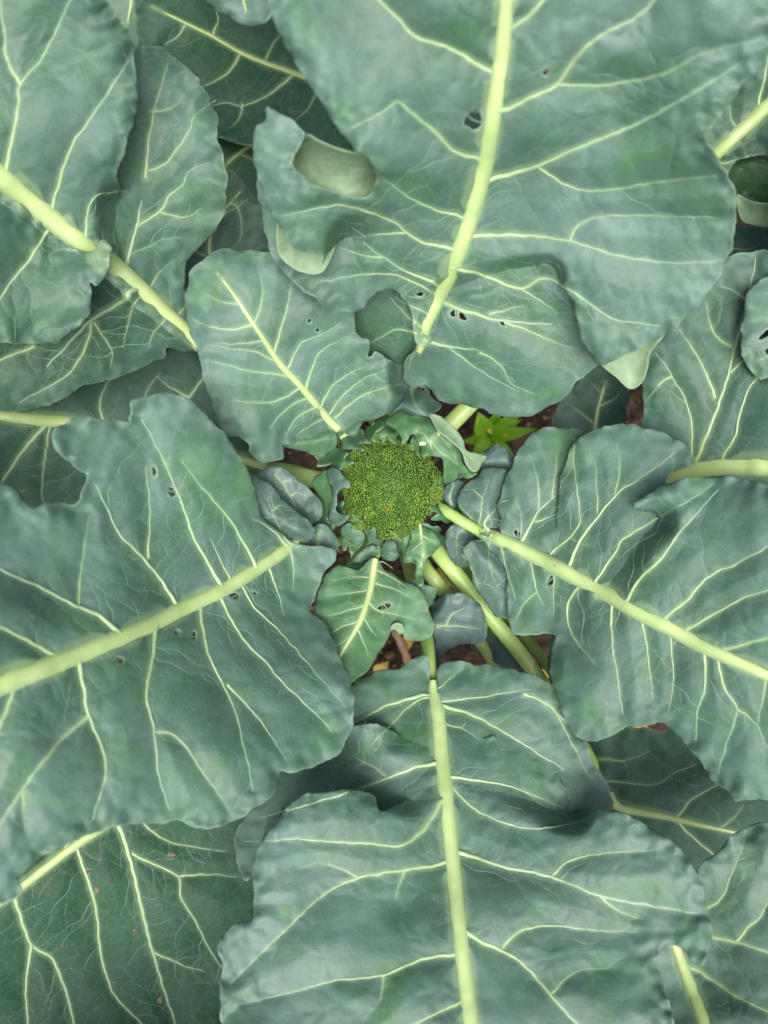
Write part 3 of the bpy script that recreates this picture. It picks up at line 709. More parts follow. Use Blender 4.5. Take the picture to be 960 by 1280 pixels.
J4 = J.piece(30, '579,687 592,676 610,674 625,677 640,700 650,740 640,770 622,771 612,762 602,745 592,733 590,712', '579,690,.372 610,674,.376 640,720,.380 622,770,.362 592,733,.366', dome=.006, blue=.35)
J5 = J.piece(32, '572,627 577,612 590,600 605,586 622,584 636,590 633,605 627,622 626,655 612,660 596,655 580,645', '572,627,.366 605,586,.368 635,592,.372 612,660,.374', dome=.007, blue=.35)
J6 = J.piece(33, '555,615 560,605 572,599 581,605 577,615 572,628 566,638 557,630', '555,615,.362 572,599,.364 566,638,.362', dome=.004, blue=.5)
J8 = J.piece(47.5, '598,578 606,563 620,556 634,562 646,578 642,592 622,588 606,588', '598,578,.358 620,556,.360 645,585,.362', dome=.008, blue=.6)
J7 = J.piece(46, '557,668 565,657 576,653 590,660 592,672 582,685 584,700 588,707 577,710 565,702 558,686', '557,668,.352 590,660,.356 577,710,.340', dome=.006, blue=.5)
J.set_veins('590,659,11 604,666,15 640,681,17 680,701,19 720,721,20 760,742,21 800,765,21 840,785,21 880,807,20 920,825,19 960,843,18 1010,868,15 1080,900,7', [
 (7, '648,682 654,676 672,642 694,620'), (3, '651,677 652,650 647,628'), (3.5, '674,639 673,605 667,580'), (3, '668,652 682,648 697,643'), (3, '690,625 695,590 697,565'),
 (4.5, '688,697 692,690 715,670 725,650 722,615 720,595'), (6.5, '712,712 716,700 730,670 770,620 800,598 845,566'), (3, '769,620 775,585 771,556'), (3, '747,642 746,605 745,575'),
 (5, '745,728 770,690 778,676 800,661 822,648'), (6, '786,750 800,725 830,695 848,668 866,648'), (6, '833,772 860,750 885,722 920,705 962,683'), (6, '860,788 890,770 930,748 975,735'), (5, '905,812 940,803 985,792'),
 (5, '663,699 666,710 672,740 680,756'), (3, '694,715 692,745 693,772'), (6, '727,731 712,752 711,778 720,800 738,822'), (5.5, '766,754 765,785 768,820 772,842'), (4.5, '803,772 808,800 812,835'),
 (6, '882,815 882,860 873,888 870,925'), (5, '897,818 906,860 922,886 911,922'), (5, '958,848 955,870 947,905'), (4, '838,790 842,850 836,890'), (3, '922,886 945,905 960,935'), (3, '672,740 655,755 645,775'),
 (5, '615,668 606,655 622,632 634,625'), (3, '607,660 590,648 574,632'), (3, '627,686 636,720 645,750'), (2.5, '715,672 728,680 745,682'), (2, '580,695 590,712 600,738'), (2, '612,680 612,705 622,735'), (2, '575,665 570,680 574,700'), (2, '566,632 562,620 568,606'), (2.5, '600,655 603,625 612,600'), (2, '604,622 592,612 586,606'), (5, '990,862 1000,900 990,950'), (5, '1000,860 1040,830 1080,810')])
J.petiole = '602,665,.376,8 580,653,.372,8.5 556,638,.366,9 535,628,.34,11 510,620,.26,13 488,613,.15,15'

# ---- the smaller whole leaf up and left of the head
C = leaf(505)
C1 = C.piece(19, '240,338 248,328 268,315 295,311 320,312 345,315 372,322 395,345 420,368 440,384 446,408 452,422 461,427 462,445 470,438 487,452 505,458 512,475 511,492 497,512 470,522 452,528 436,536 424,540 410,536 390,545 372,553 352,556 354,572 343,577 328,578 311,567 311,558 300,548 285,545 272,530 268,515 263,495 253,465 243,430 235,400 231,370',
  '424,536,.378 375,482,.408 330,425,.436 275,345,.455 245,330,.452 330,315,.448 440,400,.425 510,475,.392 490,515,.385 340,575,.395 270,525,.418 233,380,.442 300,480,.424', holes=[(387, 401, 2, 2, 0), (397, 413, 1.6, 2, 0)])
C2 = C.piece(34, '352,556 366,543 385,536 402,533 416,533 421,545 420,556 412,567 400,571 376,563', '352,556,.380 402,533,.378 421,550,.372 400,571,.364', dome=.006, fresh=.5)
C3 = C.piece(35, '424,529 431,520 442,510 451,515 455,525 448,539 441,546 427,538', '424,529,.378 442,510,.376 441,546,.372', dome=.005, fresh=.3)
C.set_veins('424,537,10 410,524,11 400,512,11 375,482,10 350,455,9 330,425,7 310,395,5.5 290,365,4 272,342,2', [
 (3.5, '414,527 440,503 470,487 503,480'), (3, '408,521 428,495 455,473 482,463'), (3, '399,511 415,483 440,465 458,458'), (4, '382,490 388,465 400,440 425,424'), (3.5, '358,464 375,430 397,420 425,405'),
 (4, '341,441 350,415 357,390 362,368'), (3, '317,406 325,385 328,360 322,335'), (4, '366,472 335,466 305,462 268,452'), (4, '316,404 290,412 262,408 240,398'), (3.5, '376,484 348,500 320,503 290,500'),
 (3.5, '386,496 358,510 338,535'), (3, '396,508 372,521 357,543'), (3, '350,455 320,440 290,436 260,430'), (2.5, '407,522 385,533 370,545'), (2.5, '300,380 280,378 258,368'), (2.5, '330,425 300,430 270,428')])
C.petiole = '428,542,.372,7 442,560,.345,9 462,585,.26,12 483,610,.14,14'

# ---- wide leaf in the upper left
D = leaf(606, old=0.18)
D2 = D.piece(29, '118,70 150,58 167,58 185,58 205,60 222,72 238,88 250,102 262,122 270,145 272,170 278,192 284,215 284,235 281,260 270,287 252,308 236,325 231,350 240,400 254,434 236,428 200,398 150,348 125,320 130,290 128,262 118,245 112,220 108,150',
  '250,432,.395 150,340,.443 140,250,.458 170,70,.480 260,120,.460 284,230,.440 235,330,.408 150,150,.475')
D1 = D.piece(2, '130,-5 150,22 161,37 167,62 172,100 172,125 167,155 158,180 148,207 147,225 150,240 147,265 152,290 165,332 180,352 215,385 240,410 254,434 235,430 200,408 160,374 130,348 90,317 50,287 0,252 -60,212 -140,150 -180,90 -170,0 -120,-80 -40,-120 60,-100 110,-50',
  '250,432,.400 150,340,.450 60,268,.490 0,218,.515 -120,130,.545 130,0,.535 172,110,.510 150,225,.485 -50,-60,.560 60,100,.525', seam='148,258 150,290 165,332 180,352 215,385 240,410 252,430', over=D2)
D3 = D.piece(6, '-40,222 0,246 50,282 95,311 112,313 122,303 130,300 139,306 141,313 136,324 134,342 122,357 113,354 114,372 112,392 94,411 72,428 47,428 19,430 0,428 -50,440 -120,420 -160,340 -140,260 -90,210',
  '0,248,.513 60,290,.487 100,315,.475 127,302,.486 135,330,.482 112,380,.470 60,428,.468 0,430,.488 -120,400,.52', seam='-40,222 0,246 50,282 88,306', over=D1)
D4 = D.piece(36, '254,434 240,424 200,398 150,358 100,328 0,258 -80,260 -150,330 -160,430 -100,500 -40,515 0,514 28,515 62,506 84,495 106,483 131,475 156,469 178,460 194,451 206,448 207,438 215,436 235,441',
  '250,432,.392 150,360,.425 60,300,.440 0,513,.385 100,485,.378 200,450,.370 -100,480,.42 60,430,.395', old=.55)
D.set_veins('252,436,13 235,416,17 205,390,20 175,362,23 150,340,25 115,312,26 80,285,27 40,252,29 0,218,31 -50,180,26 -120,130,12', [
 (7, '68,268 65,258 76,218 90,180 107,155 135,115'), (7, '5,218 15,170 22,130 25,105 50,75 68,42'), (4, '25,105 8,75 5,40'), (5, '107,302 108,270 115,250 125,242 135,241'),
 (8, '154,340 158,328 165,300 172,275 176,251'), (5, '181,222 185,180 190,150 196,125'), (4.5, '171,281 200,263 210,246 228,230 236,214 262,203'), (3, '200,264 228,272 252,261'), (3.5, '184,213 205,205 220,188 238,160 243,145 270,125'), (3, '165,317 190,307 202,300 227,297'), (2.5, '190,140 215,135 225,125'),
 (8, '160,365 157,372 140,383 115,398 100,413 82,432'), (4, '113,402 110,425 98,450 85,468 65,480'), (4, '42,432 12,445 -15,455'), (3.5, '170,375 160,402 153,435'), (3, '117,402 132,425 140,440 138,460'), (3, '205,400 190,420 185,435'),
 (6, '60,285 35,325 15,350 -5,380'), (3, '97,313 75,312 62,320 65,328'), (5, '-20,205 -30,150 -50,90'), (5, '-40,195 -70,260 -100,320'), (2.5, '186,368 192,350 205,335 215,325'), (2.5, '222,395 232,380 238,368')])
C1.ignore = [D1, D3]
D.rib_on = D1
D.petiole = '256,440,.388,10 300,480,.345,11 370,535,.27,13 440,585,.19,14 485,612,.10,15'

# ---- lower, darker leaves between and beneath
Nn = leaf(707, old=0.35)
N1 = Nn.piece(37, '805,545 802,528 805,501 802,475 808,447 825,415 850,370 880,335 913,320 942,314 968,313 1020,330 1080,400 1105,500 1080,600 1020,690 950,690 870,650 830,612',
  '830,600,.375 900,582,.402 960,580,.425 1080,570,.45 805,500,.392 810,445,.405 913,322,.430 960,315,.440 1080,400,.46 950,680,.385 1050,650,.42')
Nn.set_veins('800,612,17 835,598,21 870,586,24 900,581,25 930,580,26 960,580,27 1030,575,18 1085,570,7', [
 (7, '868,582 875,567 890,530 905,490 918,440 930,390 940,350 946,322'), (4.5, '864,578 865,535 855,495 840,470 820,440'), (4.5, '895,497 880,460 862,430 849,412'), (3.5, '915,432 900,425 888,405 882,378'),
 (5, '902,578 908,565 920,545 925,520 935,490 947,470'), (3, '913,466 925,455 935,445'), (2.5, '934,375 915,362 900,358'), (5, '1000,575 1010,520 1030,460'), (5, '980,582 1000,620 1040,650'), (3, '840,470 825,480 810,500')])
Nn.petiole = '805,610,.372,10 740,625,.335,12 660,635,.27,13 560,625,.19,14 489,614,.10,15'

R = leaf(808, NB_RIGHT, label='pale holed lobe curling over the right-hand leaf')
R.piece(10, '938,362 930,390 928,415 928,438 935,458 944,469 960,473 1010,470 1070,440 1090,380 1060,340 1000,335 965,345', '930,410,.445 944,469,.440 1010,460,.45 1090,380,.46 960,345,.448', holes=[(957, 418, 8, 4, -.6), (962, 440, 5, 4, 0)], dome=.004)
R.set_veins('1085,385,8 1040,398,7 1000,405,5 960,400,3', [(3, '1030,400 990,430 950,450'), (3, '1000,405 975,380 955,365')])
R.petiole = '1080,386,.452,10 1230,370,.42,12 1280,430,.24,14 1105,540,.03,16'

Q = leaf(909, old=0.4)
Q.piece(47, '870,235 875,170 900,115 935,75 960,40 1020,0 1080,-10 1100,60 1060,150 1000,195 950,193 920,200 905,225', '880,220,0.350 900,120,0.375 960,40,0.400 1080,0,0.420 1060,140,0.400 950,190,0.370')
Q.piece(48, '895,215 912,203 930,196 950,195 975,208 990,240 970,258 940,252 922,243 905,235', '900,215,0.340 950,196,0.360 985,235,0.355 920,243,0.335', fresh=.6)
Q.piece(49, '915,275 930,282 965,285 1010,290 1010,330 960,335 900,345 890,300', '915,280,0.315 1000,290,0.330 900,340,0.310 1000,330,0.330')
Q.set_veins('870,215,15 895,193,18 930,160,19 960,132,20 1000,95,15 1065,35,5', [(6, '946,145 951,120 957,95 960,75'), (4, '990,105 1030,110 1060,100'), (3, '925,165 915,150 912,130'), (3, '905,203 925,198 945,197 975,212'), (2.5, '905,310 935,312 950,305')])
Q.flaps = [('921,244 940,252 968,256 985,262 985,284 960,284 938,280 926,273', '921,244,.372 985,262,.38 985,284,.372 926,273,.366', .004)]
Q.petiole = '875,212,.335,11 800,290,.32,12 690,400,.31,14 575,518,.315,15 530,565,.28,15 492,605,.17,15'

S = leaf(1010)
S.piece(11, '800,1180 835,1120 868,1088 890,1070 910,1050 936,1032 962,1027 1010,1040 1070,1100 1110,1200 1120,1320 1060,1420 960,1440 880,1380 800,1300 785,1240', '850,1195,.440 890,1290,.475 1000,1430,.50 875,1090,.452 936,1032,.458 1060,1090,.48 1110,1260,.50 840,1300,.46')
S.set_veins('826,1132,9 845,1182,14 854,1208,16 868,1242,18 884,1282,19 910,1330,16 960,1400,8', [(6, '856,1208 880,1218 920,1245 960,1266 1010,1295'), (6, '850,1165 888,1171 922,1178 960,1190 1020,1210'), (4, '922,1177 935,1160 949,1149 962,1125 975,1095'), (4, '870,1140 888,1134 903,1122 910,1105'), (4, '885,1285 930,1310 980,1330')])
S.petiole = '842,1175,.432,10 790,1080,.38,11 690,920,.30,13 580,740,.20,14 490,617,.09,15'

K = leaf(1111, old=0.5, label='dark shaded leaf with a thick pale midrib')
K.piece(50, '738,930 770,913 800,909 830,912 850,905 890,925 935,955 960,975 985,995 1020,1040 1010,1095 945,1120 885,1105 850,1090 800,1060 768,1025 748,975', '745,940,0.295 770,1005,0.290 840,1022,0.305 960,1050,0.325 830,915,0.320 960,1000,0.340 870,1095,0.295 1010,1090,0.320', holes=[])
K.set_veins('764,990,9 772,1007,13 800,1014,11 840,1022,9 880,1032,7 920,1041,5 970,1053,3', [(6, '770,1004 760,985 748,960 741,938'), (3.5, '752,977 780,978 820,980 845,965 872,955'), (3, '747,948 785,950 812,938'), (4, '848,1020 865,1000 890,985 905,978'), (4, '845,1024 865,1045 897,1072'), (2.5, '900,1036 920,1020 930,1005')])
K.petiole = '770,1004,.278,8 745,960,.290,11 673,847,.318,13 600,755,.330,13 545,686,.325,14 500,632,.24,15'

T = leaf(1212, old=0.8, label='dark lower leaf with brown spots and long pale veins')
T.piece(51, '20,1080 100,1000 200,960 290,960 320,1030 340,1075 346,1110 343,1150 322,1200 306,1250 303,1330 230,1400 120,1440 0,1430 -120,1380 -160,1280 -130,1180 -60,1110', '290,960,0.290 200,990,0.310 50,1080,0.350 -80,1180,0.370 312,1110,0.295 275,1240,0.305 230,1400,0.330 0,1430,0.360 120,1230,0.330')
T.set_veins('330,920,10 290,945,12 200,990,13 100,1052,13 10,1120,12 -80,1180,9 -130,1230,4', [
 (6, '80,1062 90,1050 105,1090 118,1130 125,1190 140,1240 172,1275'), (7, '140,1025 148,1036 160,1070 175,1130 190,1190 215,1270 232,1310'), (4, '165,1068 195,1082 223,1096 225,1120 243,1150'), (3, '225,1096 260,1093 295,1096'), (3.5, '170,1010 185,1036 220,1055 285,1065'),
 (6, '12,1118 18,1126 38,1180 65,1200 85,1250 97,1300'), (4.5, '38,1182 32,1240 36,1300'), (5, '-60,1165 -50,1230 -40,1300'), (3, '190,1190 225,1205 255,1215')])
T.spots = [(214, 1068, 5, 3), (121, 1113, 3, 4), (110, 1091, 3, 2), (200, 1250, 3, 5), (169, 1163, 2.4, 2)]
T.petiole = '335,918,0.285,10 380,840,0.240,12 430,730,0.169,13 485,618,0.061,15'

U = leaf(1313, fresh=.62, label='small fresh green leaf just below the head')
U.piece(18, '468,698 482,712 498,724 513,728 527,740 537,767 543,787 535,798 513,799 502,791 493,784 487,791 480,807 470,823 457,840 440,853 425,850 402,805 394,765 398,742 403,727 412,712 424,705 445,712', '468,700,.372 450,775,.395 430,830,.408 403,727,.380 395,770,.388 515,728,.376 543,787,.372 500,790,.378 440,852,.395', holes=[(481, 758, 9, 3, -.15)])
U.piece(38, '441,701 450,690 461,683 471,684 474,692 464,698 452,703', '441,701,.366 471,684,.368 464,698,.366', dome=.003, blue=.4)
U.piece(39, '431,710 442,704 455,701 467,703 466,710 452,715 438,717', '431,710,.364 466,705,.366 450,716,.362', dome=.003, blue=.2)
U.piece(41, '476,683 486,675 495,680 499,691 495,700 483,700 473,693', '476,683,.366 495,680,.366 483,700,.366', dome=.004, blue=.5)
U.piece(42, '505,728 518,725 530,730 545,735 545,745 535,760 525,745 512,735', '505,728,.362 545,738,.358 530,755,.354', dome=.004, blue=.3)
U.set_veins('469,698,8 467,712,9 462,740,9 452,772,8 440,795,6 428,815,4 415,840,2', [(2.5, '468,712 490,722 510,735'), (3, '464,730 490,735 515,748'), (3, '459,752 475,765 495,768 520,775'), (3, '452,770 462,785 470,795'), (2.5, '445,785 455,805 460,820'), (2.5, '466,722 440,722 415,725'), (3, '463,737 435,742 408,745'), (3, '457,757 430,765 405,772'), (3, '450,775 425,785 408,795'), (2.5, '440,795 425,805 415,812'), (2, '467,705 478,702 490,710')])
U.flaps = [('487,790 489,783 495,779 503,781 505,790 500,793 493,787', '487,790,.382 500,780,.386 503,792,.380', .003)]
U.petiole = '469,697,.366,7 473,675,.350,8 480,645,.29,10 486,618,.18,12'

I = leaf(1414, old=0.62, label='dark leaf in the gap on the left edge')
I.piece(52, '330,580 310,540 280,500 260,440 215,425 150,430 80,440 0,440 -80,430 -170,460 -200,520 -150,600 -80,650 0,670 100,680 200,650 290,610', '330,580,0.245 160,538,0.280 0,519,0.325 -150,500,0.345 260,450,0.275 100,450,0.295 0,650,0.290 200,640,0.250')
I.set_veins('335,584,13 250,560,15 160,540,17 85,528,19 40,524,17 0,519,15 -60,510,11 -140,500,4', [(7, '60,526 50,537 30,560 10,590 -10,620'), (3.5, '62,530 56,570 52,610 55,635'), (6, '225,552 236,499 261,464 272,440'), (3, '238,497 215,485 195,470'), (4, '190,545 180,500 200,465'), (4, '130,535 125,500 140,470'), (3, '150,540 140,580 120,610'), (4, '0,518 -20,480 -50,450')])
I.petiole = '335,586,.25,12 352,588,.29,14 385,597,.325,15 420,606,.315,15 455,612,.26,15 484,616,.16,15'
I.spots = [(28, 613, 5, 2), (65, 545, 3, 3), (44, 595, 3, 1.5), (57, 560, 2, 2)]

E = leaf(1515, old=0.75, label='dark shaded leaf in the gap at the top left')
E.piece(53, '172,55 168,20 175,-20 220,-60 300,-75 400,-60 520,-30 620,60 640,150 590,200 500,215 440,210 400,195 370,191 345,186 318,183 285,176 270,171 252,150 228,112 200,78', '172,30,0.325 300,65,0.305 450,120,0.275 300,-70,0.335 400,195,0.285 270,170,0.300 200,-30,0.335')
E.set_veins('460,135,10 410,110,9 370,92,8 330,78,7 300,65,6 265,45,5 230,28,4 190,8,2', [(4, '300,66 285,90 262,105 240,112'), (4.5, '366,92 340,115 305,132 285,128 262,132'), (2.5, '303,130 297,150 288,160'), (3, '265,45 272,25 268,8'), (3, '400,108 385,135 370,150'), (3, '330,78 345,50 370,25'), (3, '232,29 222,45 205,55')])
E.petiole = '462,136,0.270,9 470,260,0.235,11 480,420,0.173,13 487,600,0.075,15'

Fl = leaf(1616, NB_TOP, label='pale leaf tip hanging in at the top edge')
Fl.piece(12, '250,-8 264,8 285,22 305,32 320,33 336,24 348,-10 355,-70 320,-130 260,-140 220,-90 230,-40', '250,-8,.49 320,33,.485 340,-20,.50 260,-130,.52')
Fl.set_veins('285,-130,8 290,-80,6 298,-30,4 308,15,2', [(3, '292,-60 270,-30 262,0'), (3, '294,-50 320,-20 330,5')])
Fl.petiole = '285,-128,.515,9 290,-330,.46,12 330,-330,.28,14 395,-100,.03,14'
Fl2 = leaf(1717, NB_TOP)
Fl2.piece(54, '115,-5 120,25 150,60 172,75 190,45 185,0 175,-60 140,-80 110,-40', '130,0,0.300 175,50,0.290 150,-70,0.320')
Fl2.set_veins('165,-78,6 166,-40,5 164,0,4 160,28,2', [])
Fl2.petiole = '165,-76,.315,7 190,-230,.28,11 290,-220,.16,13 390,-60,.03,13'

G = leaf(1818, old=0.35, label='dusty grey leaf behind the small whole leaf')
G.piece(55, '284,213 300,222 315,238 327,262 334,290 338,318 325,350 290,372 250,390 215,372 198,320 215,262 250,222', '284,215,0.335 335,300,0.325 290,370,0.315 200,320,0.335 220,260,0.345')
G.set_veins('300,395,8 280,362,7 263,322,6 264,290,4 276,268,3 300,240,2', [(2.5, '275,270 298,258 312,246'), (2.5, '297,259 302,280 300,300 285,315'), (3, '266,325 240,310 222,290'), (3, '275,350 300,335 325,325')])
G.petiole = '301,397,0.310,8 350,460,0.260,10 420,545,0.183,12 485,612,0.075,14'
G2 = leaf(1919, old=0.5)
G2.piece(56, '255,150 315,140 365,190 362,270 320,300 280,270 262,215', '260,160,0.270 360,200,0.250 310,290,0.260', fresh=.2)
G2.set_veins('262,222,4 280,207,5 293,196,5.5 311,183,6 340,160,7 360,150,7', [(2.5, '300,192 325,205 345,225')])
G2.petiole = '362,149,0.245,7 400,260,0.216,9 450,450,0.144,12 486,605,0.048,14'

O = leaf(2020, old=0.4, label='small dusty leaf standing by the bare soil right of the head')
O.piece(57, '690,534 694,516 703,500 724,475 750,455 772,462 786,484 784,510 781,535 772,565 730,575 700,560', '695,520,0.285 750,460,0.300 783,510,0.290 735,570,0.275', blue=.2)
O.set_veins('738,575,7 742,545,6 748,510,4.5 757,478,3', [(2.5, '744,530 725,515 712,505'), (2.5, '748,508 765,500 778,488'), (2, '752,492 740,480')])
O.petiole = '736,577,0.270,8 690,610,0.234,10 590,622,0.173,12 490,616,0.069,14'

# ---- small inner leaves wrapped round the head
X1 = leaf(2121, fresh=.75, label='fresh green inner leaf folded over the upper right of the head')
X1.piece(14, '482,527 490,518 502,512 513,518 527,520 537,524 547,537 560,548 575,560 581,578 588,588 597,592 584,599 573,590 570,598 558,604 555,588 552,573 537,570 527,572 524,562 528,555 520,554 517,543 507,553 503,556 501,545 494,537 486,531',
  '482,527,.392 510,515,.396 545,540,.405 580,580,.400 597,592,.392 558,604,.388 527,570,.408 503,555,.407', ruffle=1.6)
X1.piece(15, '511,480 522,479 534,483 540,495 552,505 545,515 537,521 522,524 502,516 490,518 503,502', '513,480,.380 552,505,.385 537,520,.396 495,517,.390', holes=[(523, 485, 2.4, 2.6, 0), (528.5, 486, 1.4, 2.4, 0)], fresh=.1, blue=.3)
X1.set_veins('524,555,5 532,553,7 541,549,7 548,542,6 553,534,3', [(2.5, '536,552 530,543 515,537'), (2, '540,550 545,560 560,572 572,580'), (2, '538,551 540,562 550,570'), (2, '547,543 560,556 570,572'), (2.5, '515,482 516,498 524,512 535,522')])
X1.flaps = [('537,517 552,521 570,537 579,550 583,563 597,567 609,571 603,578 598,588 590,589 582,578 577,564 563,551 548,539 541,527', '537,517,.400 570,537,.404 583,563,.402 608,571,.392 595,588,.396 550,540,.410 577,564,.408', .004)]
X1.petiole = '550,540,.398,4 545,550,.375,6 525,575,.33,8 495,605,.25,10'
X2 = leaf(2222, blue=.2, label='wavy pale inner leaf curling against the left of the head')
X2.piece(16, '409,590 415,585 423,588 431,597 437,605 435,611 427,611 420,619 421,629 419,637 427,644 437,644 432,652 422,658 412,653 409,644 412,634 415,620 411,605', '410,590,.388 437,605,.404 437,644,.404 412,652,.386 414,620,.392', ruffle=1.6)
X2.petiole = '411,648,.384,4 420,640,.35,6 450,625,.29,8 480,614,.20,10'
X3 = leaf(2323, fresh=.7, label='dark green inner leaf left of the head')
X3.piece(58, '390,604 398,592 411,588 417,605 416,640 412,655 400,658 392,642 395,622', '392,605,.368 415,600,.376 412,652,.374 393,640,.362')
X3.petiole = '405,655,.364,4 430,640,.33,6 480,615,.22,9'
X4 = leaf(2424, blue=.45, label='bluish inner lobe below left of the head')
X4.piece(43, '384,676 392,659 404,655 416,664 423,676 421,690 405,695 388,690', '384,676,.368 410,658,.372 421,690,.364 395,692,.362', dome=.005)
X4.set_veins('400,694,4 398,680,3 400,664,2', [])
X4.petiole = '401,694,.36,5 430,672,.33,7 475,625,.20,10'
X5 = leaf(2525, fresh=.85, label='fresh green inner leaf under the lower right of the head')
X5.piece(17, '515,660 528,658 540,663 547,671 550,682 541,692 533,699 529,712 530,728 523,731 518,718 520,706 518,699 508,699 505,693 510,682 514,671', '516,660,.378 545,670,.378 548,685,.372 508,695,.372 524,728,.386 528,680,.388', ruffle=1.4)
X5.set_veins('525,655,4 527,672,4 529,690,3 526,708,2', [(2, '527,670 536,674 545,680'), (2, '528,678 520,684 512,692')])
X5.petiole = '525,656,.374,5 515,640,.34,7 495,620,.26,10'
X7 = leaf(2626, fresh=.5, blue=.2, label='small inner leaf under the lower left of the head')
X7.piece(59, '427,658 437,654 447,660 455,668 455,676 448,683 437,678 427,669', '427,660,.372 455,670,.374 440,680,.366', ruffle=1.4)
X7.petiole = '445,660,.366,4 460,645,.33,6 482,620,.24,9'
X8 = leaf(2727, fresh=.7, label='frilled inner leaf at the top of the head')
X8.piece(60, '456,540 459,532 466,529 473,523 480,527 478,535 470,540 465,552 460,548', '456,540,.388 475,525,.386 464,550,.396', ruffle=1.8)
X8.petiole = '468,530,.38,4 472,550,.34,6 484,600,.25,9'
X9 = leaf(2828, fresh=.3, blue=.6)
X9.piece(61, '588,808 605,800 618,790 626,775 636,785 645,808 660,838 645,842 622,830 603,818', '590,808,.30 626,778,.305 655,838,.29', dome=.004)
X9.petiole = '626,790,.296,5 580,740,.25,9 495,628,.12,12'
Y = leaf(2929, label='pale leaf edge by the soil below the right-hand leaf')
Y.piece(62, '688,800 698,795 720,820 735,870 720,890 700,880 690,862 686,835', '690,800,.36 730,870,.37 690,860,.35', blue=.2)
Y.petiole = '715,880,.35,6 660,800,.30,9 560,690,.20,11 492,620,.08,13'
Z = leaf(3030, label='dark leaf peeping out beneath the lower right petioles')
Z.piece(63, '620,850 640,845 690,870 720,920 700,960 650,940 620,900', '630,850,0.260 700,900,0.270 650,940,0.260')
Z.petiole = '630,855,.262,8 613,822,.29,10 557,742,.325,12 528,703,.315,12 495,632,.20,13'

# small frilled leaves packed round the foot of the head
import math as _m
for _k, (_an, _R, _w, _l, _zz, _fr) in enumerate([(95, 70, 9, 16, .378, .8), (128, 74, 10, 18, .374, .5), (152, 72, 9, 16, .376, .9), (205, 76, 10, 16, .370, .7), (232, 70, 9, 18, .374, .9), (255, 68, 8, 15, .376, .6), (285, 72, 9, 17, .372, .95), (312, 74, 8, 16, .370, .6), (338, 72, 9, 16, .374, .9), (5, 70, 8, 16, .376, .7), (62, 72, 10, 18, .378, .9)]):
    _R += 6; _a = _m.radians(_an); _cx, _cy = 487 + _R * _m.cos(_a), 610 - _R * _m.sin(_a)
    _pts = []
    for _i in range(22):
        _t = 2 * _m.pi * _i / 22; _rr = 1 + 0.20 * _m.sin(3 * _t + _k) + 0.24 * _m.cos(6 * _t + 2 * _k)
        _u = 1.3 * _l * _rr * _m.cos(_t); _v = 1.35 * _w * _rr * _m.sin(_t)
        _pts.append('%.1f,%.1f' % (_cx + _u * _m.cos(_a + .5) + _v * _m.sin(_a + .5), _cy - _u * _m.sin(_a + .5) + _v * _m.cos(_a + .5)))
    _X = leaf(4000 + _k, fresh=_fr, blue=.1)
    _X.piece(70 + _k, ' '.join(_pts), '%.1f,%.1f,%.3f %.1f,%.1f,%.3f %.1f,%.1f,%.3f' % (487 + (_R - 16) * _m.cos(_a), 610 - (_R - 16) * _m.sin(_a), _zz + .008, 487 + (_R + 20) * _m.cos(_a + .1), 610 - (_R + 20) * _m.sin(_a + .1), _zz - .004, 487 + _R * _m.cos(_a - .3), 610 - _R * _m.sin(_a - .3), _zz), ruffle=2.0)
    _X.petiole = ' '.join('%.1f,%.1f,%.3f,%.1f' % (487 + _r * _m.cos(_a), 610 - _r * _m.sin(_a), _z0, _ww) for _r, _z0, _ww in ((_R + 6, _zz - .03, 4.0), (_R, _zz - .045, 6), (30, .30, 8), (6, .22, 9)))

# second seam of the top leaf: its main blade also runs smoothly into its lower right lobe
_za = Piece.z_exact
def _z_a1(q, p=A1):
    z = _za(p, q); q = np.asarray(q, float)
    f = 1 - smooth01(dist_lines(q, *segs(p.seam2)) / 30.0)
    return z * (1 - f) + (A3.z(q) - 0.0007) * f
A1.z_exact = _z_a1
_sf = Piece.seam_f
A1.seam_f = lambda q: np.maximum(_sf(A1, q), 1 - smooth01(dist_lines(np.asarray(q, float), *segs(A1.seam2)) / 30.0))
for L in LEAVES: L.obj = build_leaf(L)

# ------------------------------------------------------------------ unseen neighbour plants and leaves, added to shut out the low light
def copy_leaf(src, plant, rz):
    c, sn = math.cos(rz), math.sin(rz)
    o = src.copy(); COL.objects.link(o); o.parent = plant; o.location = (0, 0, 0); o.rotation_euler = (0, 0, rz)
    for ch in src.children:
        if ch.name.split('.')[0] not in ('midrib', 'petiole', 'side_vein'): continue
        k = ch.copy(); COL.objects.link(k); k.parent = o
BIG = [L.obj for L in (A, B, Mm, J, D, C)]
NB_ADDED_LEFT = empty('broccoli_plant', (-0.58, 0.04, 0), 'unseen neighbouring broccoli plant added past the left edge to block low light', 'broccoli plant', 'broccoli plants in the bed')
NB_ADDED_LOW = empty('broccoli_plant', (0.03, -0.66, 0), 'unseen neighbouring broccoli plant added past the bottom edge to block low light', 'broccoli plant', 'broccoli plants in the bed')
for pl, rz in ((NB_ADDED_LEFT, 0.1), (NB_ADDED_LOW, 0.3), (NB_TOP, 0.2), (NB_RIGHT, 0.0)):
    for o in BIG: copy_leaf(o, pl, rz)

